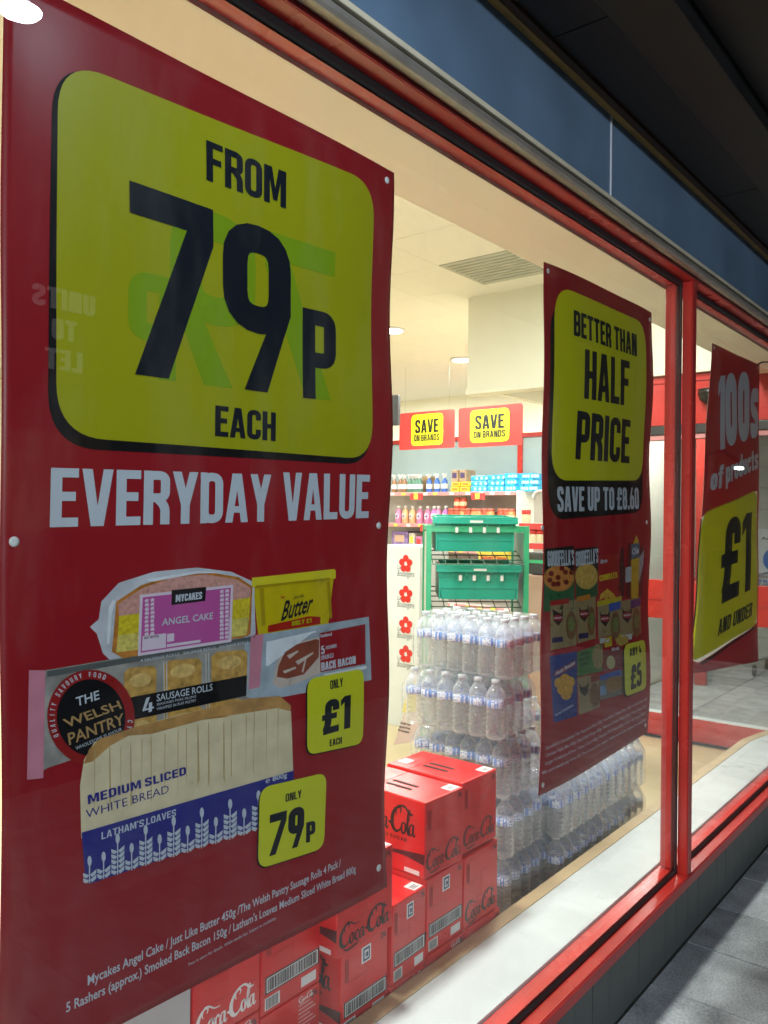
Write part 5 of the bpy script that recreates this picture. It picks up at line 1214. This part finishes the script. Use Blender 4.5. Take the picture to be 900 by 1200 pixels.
# ------------------------------------------------------------------ hanging signs
m_sred = mat('hanging sign red', (.68, .05, .045), .35, var=.03); m_syel = mat('hanging sign yellow', (.85, .78, .02), .35, var=.02)
for i, (XH, c, yl_, lab) in enumerate(((7.75, ((468, 485), (532, 479), (533, 525), (468, 527)), ((482, 485.5), (519, 484.5), (519, 521), (482, 522.5)), 'left of the two hanging red signs reading SAVE ON BRANDS, slightly smaller'),
                              (6.95, ((537.5, 477), (612, 474), (612, 522), (537, 524)), ((551, 480), (597, 478.5), (597, 517), (551, 519)), 'right of the two hanging red signs reading SAVE ON BRANDS, slightly larger'))):
    q = [at(*p, x=XH) for p in c]; ya_ = (q[0].y+q[3].y)/2; yb_ = (q[1].y+q[2].y)/2; z1_ = (q[0].z+q[1].z)/2; z0_ = (q[2].z+q[3].z)/2
    e = empty('hanging_sign', (XH, (ya_+yb_)/2, z0_), lab, 'sign', 'hanging SAVE ON BRANDS signs')
    def plate(a, b, c_, d, r, x0, x1, nm, m):
        pts = rnd([(a, c_), (b, c_), (b, d), (a, d)], r, True, 5); n = len(pts)
        MB().add([(x0, y, z) for y, z in pts]+[(x1, y, z) for y, z in pts], [tuple(range(n)), tuple(range(n, 2*n))[::-1]]+[(k, (k+1) % n, n+(k+1) % n, n+k) for k in range(n)]).build(nm, m, e)
    plate(ya_, yb_, z0_, z1_, .03, XH, XH+.012, 'panel', m_sred)
    y_ = [at(*p, x=XH-.002) for p in yl_]; A = (y_[0].y+y_[3].y)/2; B = (y_[1].y+y_[2].y)/2; T1 = (y_[0].z+y_[1].z)/2; T0 = (y_[2].z+y_[3].z)/2
    plate(A, B, T0, T1, .06, XH-.003, XH-.001, 'yellow_panel', m_syel)
    H_ = T1-T0; Wd = B-A
    lettering(e, 'sign_lettering', 'SAVE', m_black, (XH-.003, A+Wd*.13, T0+H_*.40), (0, Wd*.74, 0), (0, 0, H_*.43), (-1, 0, 0), off=.002, t=.17)
    lettering(e, 'sign_lettering', 'ON BRANDS', m_black, (XH-.003, A+Wd*.10, T0+H_*.14), (0, Wd*.80, 0), (0, 0, H_*.21), (-1, 0, 0), off=.004, t=.17, wd=.5, gap=.10)
    for y in (ya_-.08, yb_+.08): MB().tube([(XH+.006, y, z1_), (XH+.006, y, CZ)], .0007, 4).build('wire', m_gask, e)

# ------------------------------------------------------------------ far glazing and shelving
fg = empty('frosted_partition', (10.02, 5.5, 1.6), 'frosted blue grey glazing with red posts above the back shelves', 'partition')
MB().box((10.03, 1.81, 1.6), (10.05, 9.8, 2.56)).build('glass_pane', mat('frosted film', (.34, .42, .44), .12, var=.05, vs=2), fg)
MB().box((10.0, 1.81, 2.561), (10.08, 9.8, 2.619)).build('top_rail', m_maroon, fg)
for u in (609,): y = at(u, 530, x=10).y; MB().box((10.0, y-.035, 1.6), (10.0295, y+.035, 2.56)).build('post', m_red, fg)
XF = 9.45
m_shelf = mat('white shelf', (.75, .70, .68), .4); m_pink = mat('pink price strip', (.72, .28, .30), .4, var=.1, vs=30)
m_tick = mat('red price ticket', (.65, .06, .06), .4); m_tyel = mat('yellow price ticket', (.8, .68, .1), .4)
su = empty('shelving', (XF, 6, 0), 'long white back wall shelving with pink price strips and household goods', 'shelving')
yL, yR = 8.4, at(606, 581, x=XF).y
zs = [at(459, 577, x=XF).z, at(459, 613, x=XF).z, at(459, 640, x=XF).z, .62, .25]
MB().box((XF+.5, yR, 0), (XF+.52, yL, zs[0]+.02)).build('back_panel', m_shelf, su)
MB().box((XF-.02, yR-.03, 0), (XF+.5, yR-.004, zs[0]+.01)).build('end_panel', m_shelf, su)
MB().box((XF+.02, yR, 0), (XF+.5, yL, .12)).build('plinth', mat('dark plinth', (.1, .1, .1), .6), su)
for z in zs:
    MB().box((XF, yR, z-.03), (XF+.499, yL, z)).build('shelf', m_shelf, su)
    MB().box((XF-.012, yR, z-.05), (XF-.001, yL, z-.002), bev=.001).build('price_strip', m_pink, su)
    y = yR+.1
    while y < yL:
        MB().box((XF-.0135, y, z-.045), (XF-.0125, y+.07, z-.008)).build('price_ticket', random.choice((m_lab, m_tyel, m_lab)), su); y += random.uniform(.16, .3)
for zi, u in ((0, 488), (1, 500), (2, 485), (0, 560), (3, 470)):
    y = at(u, 590, x=XF).y; z = zs[zi]
    MB().box((XF-.016, y-.12, z-.11), (XF-.0125, y+.10, z-.02)).build('shelf_card', m_tick, su)
    MB().box((XF-.018, y-.035, z-.10), (XF-.0165, y+.035, z-.025)).build('shelf_card', m_tyel, su)
# goods
def spray(name_c, trig):
    e = empty('spray_bottle', (0, 0, 0), '', 'cleaning spray', 'spray bottles on the top shelf')
    MB().lathe([(.038, 0), (.045, .01), (.045, .12), (.036, .16), (.017, .19), (.014, .21)], n=12).build('body', name_c, e, off=(0, 0, 0))
    MB().lathe([(.046, .05), (.0463, .052), (.0463, .115), (.046, .117)], n=12).build('label', m_lab, e, off=(0, 0, 0))
    MB().lathe([(.018, .205), (.02, .21), (.018, .235), (.012, .245)], n=10).box((-.055, -.012, .235), (.025, .012, .262)).box((-.035, -.006, .195), (-.022, .006, .236)).build('trigger', trig, e, off=(0, 0, 0))
    return e
def softener(c):
    e = empty('softener_bottle', (0, 0, 0), '', 'fabric softener', 'softener bottles on the second shelf')
    MB().lathe([(.045, 0), (.055, .012), (.056, .13), (.045, .18), (.026, .205), (.024, .215)], n=14).build('body', c, e, off=(0, 0, 0))
    MB().lathe([(.027, .2155), (.027, .25), (.02, .258)], n=12).build('cap', m_lab, e, off=(0, 0, 0))
    k = MB(); pts = ell(0, .105, .036, .045, 14); k.add([(-.0575+abs(a)*.25, a, b) for a, b in pts], [tuple(range(14))]); k.build('label', m_lab, e, off=(0, 0, 0))
    k = MB(); k.box((-.0595, -.022, .098), (-.0585, .022, .112)); k.build('brand_patch', mat('blue script patch', (.06, .12, .5), .4, var=0), e, off=(0, 0, 0))
    return e
def row(srcs, us, x, z, labels):
    first = {}
    for (u, k), lb in zip(us, labels):
        o = srcs[k] if k not in first else copy_tree(srcs[k]); first[k] = 1
        o.location = (x, at(u, 590, x=x).y, z); o['label'] = lb; o.rotation_euler.z = random.uniform(-.25, .25)
sp_c = [mat('amber spray body', (.30, .14, .07), .3), mat('green grey spray body', (.10, .22, .16), .3), mat('blue spray body', (.04, .14, .55), .3)]
us = [(462, 0), (469.5, 0), (474, 0), (480.5, 1), (485, 1), (488.5, 1), (492, 1), (503, 2), (512, 2), (521, 2)]
col_n = ['amber', 'dark green', 'bright blue']
row([spray(sp_c[0], m_lab), spray(sp_c[1], m_lab), spray(sp_c[2], m_lab)], us, XF+.10, zs[0],
    ['%s cleaning spray bottle on the top shelf, %s of its colour from the left' % (col_n[k], ('first', 'second', 'third', 'fourth')[[j for j, (uu, kk) in enumerate(us) if kk == k].index(i)]) for i, (u, k) in enumerate(us)])
so_c = [mat('pink softener', (.72, .22, .42), .3), mat('peach softener', (.80, .42, .22), .3), mat('purple softener', (.55, .18, .50), .3)]
us = [(467.5, 0), (475.5, 1), (484, 1), (492.5, 0), (501.5, 0), (509, 2), (514, 0), (522.5, 2)]
cn = ['pink', 'peach', 'purple']
row([softener(so_c[0]), softener(so_c[1]), softener(so_c[2])], us, XF+.12, zs[1],
    ['%s fabric softener bottle on the second shelf, %s of its colour from the left' % (cn[k], ('first', 'second', 'third', 'fourth')[[j for j, (uu, kk) in enumerate(us) if kk == k].index(i)]) for i, (u, k) in enumerate(us)])
def packbox(nm, u0, u1, x, z, h, d, m, label, cat, grp=None, band=None):
    y0, y1 = at(u1, 590, x=x).y, at(u0, 590, x=x).y
    e = empty(nm, (x, (y0+y1)/2, z), label, cat, grp)
    MB().box((x, y0+.004, z), (x+d, y1-.004, z+h), bev=min(.012, h*.12)).build('pack', m, e)
    if band is not None:
        MB().box((x-.0018, y0+(y1-y0)*.2, z+h*.3), (x-.0006, y1-(y1-y0)*.2, z+h*.75), bev=.0005).build('print_panel', band, e)
    return e
mk = mat('brown cardboard', (.32, .2, .10), .7)
packbox('cardboard_box', 494, 501, XF+.2, zs[0], .24, .2, mk, 'plain brown cardboard box between the sprays on the top shelf', 'box')
for i, (a, b) in enumerate(((528, 536.5), (537.5, 546))):
    packbox('kitchen_roll_pack', a, b, XF+.15, zs[0]+.145, .17, .25, mat('tan wrapped pack', (.42, .30, .20), .5, var=.3, vs=18), 'tan wrapped pack on the yellow packs, %s of two' % ('left', 'right')[i], 'pack', 'tan packs on the top shelf', mat('dark purple print', (.08, .05, .16), .5, var=0))
for i, (a, b) in enumerate(((527.5, 538), (538.5, 550))):
    for j in range(2):
        packbox('yellow_pack', a+j, b+j, XF+.03+j*.01, zs[0]+j*.072, .068, .3, mat('yellow pack', (.80, .52, .04), .4, var=.08, vs=12), 'yellow cloth pack on the top shelf, %s %s' % (('lower', 'upper')[j], ('left', 'right')[i]), 'pack', 'yellow packs on the top shelf', mat('orange print', (.7, .25, .05), .4, var=0))
mbp = mat('bright blue shrink pack', (.05, .42, .78), .25, var=.35, vs=26); mwh = mat('pale blue print', (.45, .75, .9), .4, var=0)
for i, (a, b, n_, hh2) in enumerate(((551, 570, 3, .072), (570.5, 590, 3, .074), (590.5, 603, 3, .080), (603.5, 613, 3, .080), (613.5, 624, 3, .08))):
    for j in range(n_):
        e = packbox('blue_tin_pack', a, b, XF+.04+j*.02+(.1 if i > 2 else 0), zs[0]+j*(hh2+.002), hh2, .3, mbp, 'bright blue shrink wrapped pack, level %s of column %s from the yellow packs' % (('one', 'two', 'three')[j], ('one', 'two', 'three', 'four', 'five')[i]), 'pack', 'blue packs on the top shelf')
        y0, y1 = at(b, 590, x=XF).y, at(a, 590, x=XF).y
        for k in range(3): MB().lathe([(.022, 0), (.022, .001)], (e.location.x-.0015, y0+(y1-y0)*(.2+.3*k), e.location.z+hh2*.5), 10, axis='x', smooth=False).build('round_print', mwh, e)
mj = [mat('red jar', (.62, .09, .05), .3, var=.2, vs=30), mat('orange jar', (.75, .30, .12), .3, var=.2, vs=30)]
def tin(c):
    e = empty('candle_jar', (0, 0, 0), '', 'jar', 'small jars on the second shelf')
    MB().lathe([(.04, 0), (.043, .004), (.043, .10), (.04, .105)], n=12).build('body', c, e, off=(0, 0, 0)); MB().lathe([(.044, .106), (.044, .125), (.04, .127)], n=12).build('lid', mat('brick lid', (.5, .12, .08), .4), e, off=(0, 0, 0))
    MB().lathe([(.0435, .03), (.0438, .031), (.0438, .075), (.0435, .076)], n=12).build('label', mat('cream label', (.8, .6, .4), .5), e, off=(0, 0, 0)); return e
us = [(530, 0), (536, 0), (543, 1), (549, 0), (557, 1), (562, 1), (569, 0), (575, 1), (588, 0), (594, 0), (600, 1)]
ordn = ['first', 'second', 'third', 'fourth', 'fifth', 'sixth', 'seventh', 'eighth', 'ninth', 'tenth', 'eleventh']
row([tin(mj[0]), tin(mj[1])], us, XF+.08, zs[1], ['small reddish jar on the second shelf, %s right of the softener bottles' % ordn[i] for i in range(11)])
for o_ in [x for x in C.objects if x.name.startswith('candle_jar')]: o_.scale = (1.35, 1.35, 1.75)
t0 = tin(mj[0]); t0.scale = (1.2, 1.2, 1.2)
for i, u in enumerate((532, 539)):
    o = t0 if i == 0 else copy_tree(t0); o.location = (XF+.09, at(u, 590, x=XF).y, zs[1]+.2235); o['label'] = 'small jar stacked on the others, %s of two' % ('left', 'right')[i]
packbox('display_tray', 459, 478, XF+.05, zs[2], .22, .3, mat('patterned purple carton', (.25, .16, .38), .5, var=.5, vs=16), 'open display tray with dark purple packets on the third shelf', 'tray', None, mat('peach print', (.6, .4, .3), .5, var=0))
for i, (a, b, zi, h, c, lb) in enumerate(((492, 500, 3, .16, (.7, .66, .6), 'white cleaning carton on the fourth shelf'), (493, 501, 4, .15, (.72, .68, .62), 'white carton on the lowest shelf'), (484, 491, 3, .12, (.5, .1, .08), 'red carton on the fourth shelf'),
                                     (533, 546, 3, .13, (.35, .2, .5), 'purple packet seen under the crates'), (575, 584, 3, .17, (.05, .08, .5), 'dark blue softener pack seen under the crates, left'), (585, 594, 3, .17, (.06, .1, .55), 'dark blue softener pack seen under the crates, right'), (512, 530, 3, .12, (.55, .3, .3), 'pink carton seen beneath the second crate'), (505, 540, 2, .13, (.48, .34, .22), 'tan box on the third shelf beside the rack'))):
    packbox('grocery_pack', a, b, XF+.04, zs[zi], h, .25, mat('grocery print %d' % i, c, .4, var=.3, vs=25), lb, 'pack', 'grocery packs on the lower shelves', m_lab if i in (4, 5) else m_tick)
kc = packbox('cereal_box', 560, 597, XR+.75, at(585, 661, x=XR+.75).z, .11, .25, mat('yellow cereal carton', (.85, .62, .08), .4, var=.1), 'yellow cereal carton with red script seen between the crates', 'box', None)
p0 = at(563, 657, x=XR+.747); p1 = at(594, 657, x=XR+.747)
lettering(kc, 'brand_lettering', "Kellogg's Krispies", mat('cereal red', (.6, .04, .03), .4, var=0), p0, Vector((0, p1.y-p0.y, 0)), (0, 0, .045), (-1, 0, 0), off=.003, style='font', bold=.03, shear=.2)

for i, (a, b, zi, h, c, lb) in enumerate(((479, 486, 2, .2, (.62, .56, .5), 'pale carton right of the purple display tray'), (487, 495, 2, .16, (.5, .2, .4), 'pink purple packet on the third shelf'), (496, 504, 2, .2, (.6, .5, .2), 'mustard packet on the third shelf'),
        (459, 466, 3, .18, (.6, .1, .08), 'red packet at the far left of the fourth shelf'), (467, 474, 3, .2, (.7, .6, .5), 'cream packet on the fourth shelf'), (475, 483, 3, .16, (.3, .35, .6), 'blue packet on the fourth shelf'), (484, 491, 4, .16, (.6, .2, .1), 'orange red packet on the lowest shelf'),
        (501, 508, 3, .2, (.66, .58, .4), 'tan packet on the fourth shelf by the rack'), (547, 560, 3, .15, (.7, .3, .3), 'salmon packet seen under the crates'), (561, 574, 3, .16, (.7, .7, .72), 'white packet seen under the crates'), (545, 575, 1, .10, (.6, .14, .1), 'low red carton behind the jars'))):
    packbox('grocery_pack', a, b, XF+.05+(.2 if zi == 1 else 0), zs[zi], h+(.08 if zi == 1 else 0), .22, mat('second grocery print %d' % i, c, .4, var=.35, vs=30), lb, 'pack', 'grocery packs on the lower shelves', random.choice((m_lab, m_tick, m_tyel)))
# end-of-aisle unit right of the rack
XE = 5.9
ge = empty('aisle_end_unit', (XE, at(620, 600, x=XE).y, 0), 'grey perforated aisle end panel with rounded corner right of the crate rack', 'shelving')
ye0, ye1 = at(650, 600, x=XE).y, at(604.5, 600, x=XE).y; ztp = at(618, 574, x=XE).z
pts = rnd([(ye0, .0), (ye1, .0), (ye1, ztp), (ye0, ztp)], .07, True, 6)
n = len(pts)
MB().add([(XE+.3, y, z) for y, z in pts]+[(XE+.33, y, z) for y, z in pts], [tuple(range(n)), tuple(range(n, 2*n))[::-1]]+[(k, (k+1) % n, n+(k+1) % n, n+k) for k in range(n)]).build('panel', mat('grey panel', (.50, .47, .45), .5, var=.03), ge)
ed = MB(); ed.tube([(XE+.29, y, z) for y, z in pts if z > .3], .012, 6); ed.build('edge_rail', m_lab, ge)
sl2 = MB(); ys = at(627, 600, x=XE).y; z = 1.0
while z < ztp-.05: sl2.box((XE+.296, ys-.008, z), (XE+.2995, ys+.008, z+.02)); z += .045
sl2.build('slot', m_gask, ge)
ze = [at(620, 613, x=XE).z, at(620, 636, x=XE).z, at(620, 660, x=XE).z-.02, .75]
for z in ze:
    MB().box((XE, ye0, z-.025), (XE+.29, at(609, 600, x=XE).y, z)).build('shelf', m_shelf, ge)
    MB().box((XE-.01, ye0, z-.05), (XE-.001, at(609, 600, x=XE).y, z-.003)).build('price_strip', m_tick, ge)
def can(c):
    e = empty('tin', (0, 0, 0), '', 'tin', 'red topped tins on the aisle end')
    MB().lathe([(.036, 0), (.038, .004), (.038, .066), (.036, .07)], n=14).build('body', mat('cream tin print', (.75, .66, .45), .35, var=.15, vs=40), e, off=(0, 0, 0))
    MB().lathe([(.0383, .0705), (.0385, .10), (.036, .108)], n=14).build('lid', mat('red tin top', (.7, .05, .05), .3), e, off=(0, 0, 0)); return e
cn0 = can(0)
for i, (u, k) in enumerate(((612.5, 0), (622, 1), (630, 1), (622, 2), (630, 2))):
    o = cn0 if i == 0 else copy_tree(cn0); o.location = (XE+.06, at(u, 600, x=XE).y, ze[k]); o['label'] = ['single red topped tin alone on the top ledge of the aisle end', 'red topped tin, left on the second ledge of the aisle end', 'red topped tin, right on the second ledge of the aisle end', 'red topped tin, left on the third ledge of the aisle end', 'red topped tin, right on the third ledge of the aisle end'][i]
XT = 4.9
y0, y1 = at(640, 655, x=XT).y, at(617.5, 655, x=XT).y
tb = empty('black_tote', (XT, (y0+y1)/2, at(625, 673, x=XT).z), 'black tote box with a green band beside the crate rack', 'box')
MB().box((XT, y0, at(625, 673, x=XT).z), (XT+.3, y1, at(625, 647, x=XT).z), bev=.01).build('box', mat('black plastic tote', (.04, .045, .05), .4), tb)
MB().box((XT-.004, y0, at(625, 660, x=XT).z), (XT-.001, y1, at(625, 656, x=XT).z)).build('band', m_gsteel, tb)
cb_ = empty('cardboard_stack', (XT, (y0+y1)/2, 0), 'pinkish brown cardboard cartons stacked under the black tote', 'boxes')
MB().box((XT-.02, y0-.05, 0), (XT+.32, y1, at(625, 674, x=XT).z), bev=.006).build('carton', mat('pinkish cardboard', (.42, .27, .20), .7, var=.1), cb_)
# dark hanging screen behind the first poster edge
tvx = 7.2; q = at(461, 463, x=tvx); q2_ = at(466, 498, x=tvx)
tv = empty('hanging_screen', (tvx, q.y+.2, q2_.z), 'dark hanging monitor just beside the big poster edge', 'monitor')
MB().box((tvx, q2_.y, q2_.z), (tvx+.05, q.y+.5, q.z), bev=.006).build('casing', mat('black casing', (.02, .02, .022), .3), tv)
MB().tube([(tvx+.02, q.y+.3, q.z), (tvx+.02, q.y+.3, CZ)], .015).build('bracket', m_gask, tv)
# wire trolley beyond the entrance glass
wt = empty('wire_trolley', (8.3, .8, 0), 'silver wire shopping trolley standing beyond the entrance glass', 'trolley')
tw = MB(); p_ = at(893, 735, x=8.0); y0 = p_.y-.45; y1 = p_.y+.10
zt2, zb2 = .95, .52
for z in (zb2, .62, .73, .84, zt2):
    for x in (8.0, 8.7): tw.tube([(x, y0, z), (x, y1, z)], .006 if z < zt2 else .011, 5)
    for y in (y0, y1): tw.tube([(8.0, y, z), (8.7, y, z)], .006 if z < zt2 else .011, 5)
for k in range(12):
    y = y0+(y1-y0)*k/11; tw.tube([(8.0, y, zb2), (8.0, y, zt2)], .003, 4); tw.tube([(8.7, y, zb2), (8.7, y, zt2)], .003, 4)
for k in range(14):
    x = 8+.7*k/13
    for y in (y0, y1): tw.tube([(x, y, zb2), (x, y, zt2)], .003, 4)
tw.build('basket', mat('chromed wire', (.6, .6, .6), .25, metal=.9), wt)
MB().tube([(8.05, y0, zb2), (8.15, y0, .15), (8.6, y0, .12)], .012).tube([(8.05, y1, zb2), (8.15, y1, .15), (8.6, y1, .12)], .012).build('frame', m_seam, wt)
for x, y in ((8.15, y0), (8.15, y1), (8.6, y0), (8.6, y1)): MB().lathe([(.05, -.012), (.055, -.008), (.055, .008), (.05, .012)], (x, y, .058), 14, axis='y').build('wheel', m_gask, wt)
area('lobby_lamp_light', (7.0, 1.2, 2.58), .6, 45, (1, .98, .95))
ll = empty('lobby_lamp', (7.0, 1.2, 2.60), 'lit square lamp in the lobby ceiling', 'ceiling light')
MB().box((6.85, 1.05, 2.60), (7.15, 1.35, 2.619), bev=.003).build('lens', m_lit, ll)
# sign writing on the notice
tx = mat('notice black print', (.02, .02, .03), .5, var=0)
lettering(nb, 'notice_lettering', '!', m_lab, (9.166, yy-.19, zc-hh*.12), (0, .001, 0), (0, 0, hh*.001), (-1, 0, 0), style='font') if False else None
MB().box((9.1655, yy-.20, zc-hh*.04), (9.1665, yy-.14, zc+hh*.16)).lathe([(.035, 0), (.035, .001)], (9.1655, yy-.17, zc-hh*.10), 16, axis='x', smooth=False).build('exclamation_mark', m_lab, nb)
for s_, z_, x0_ in (('Automatic', .82, 0), ('door', .72, .12)):
    lettering(nb, 'notice_lettering', s_, tx, (9.169, yy-.02-x0_, q.z*0+nb.location.z+hh*z_), (0, -.34+x0_, 0), (0, 0, hh*.05), (-1, 0, 0), off=.002, style='font', bold=.02)
lettering(nb, 'notice_lettering', 'Keep clear', m_lab, (9.168, yy-.02, nb.location.z+hh*.04), (0, -.45, 0), (0, 0, hh*.06), (-1, 0, 0), off=.002, style='font', bold=.03)
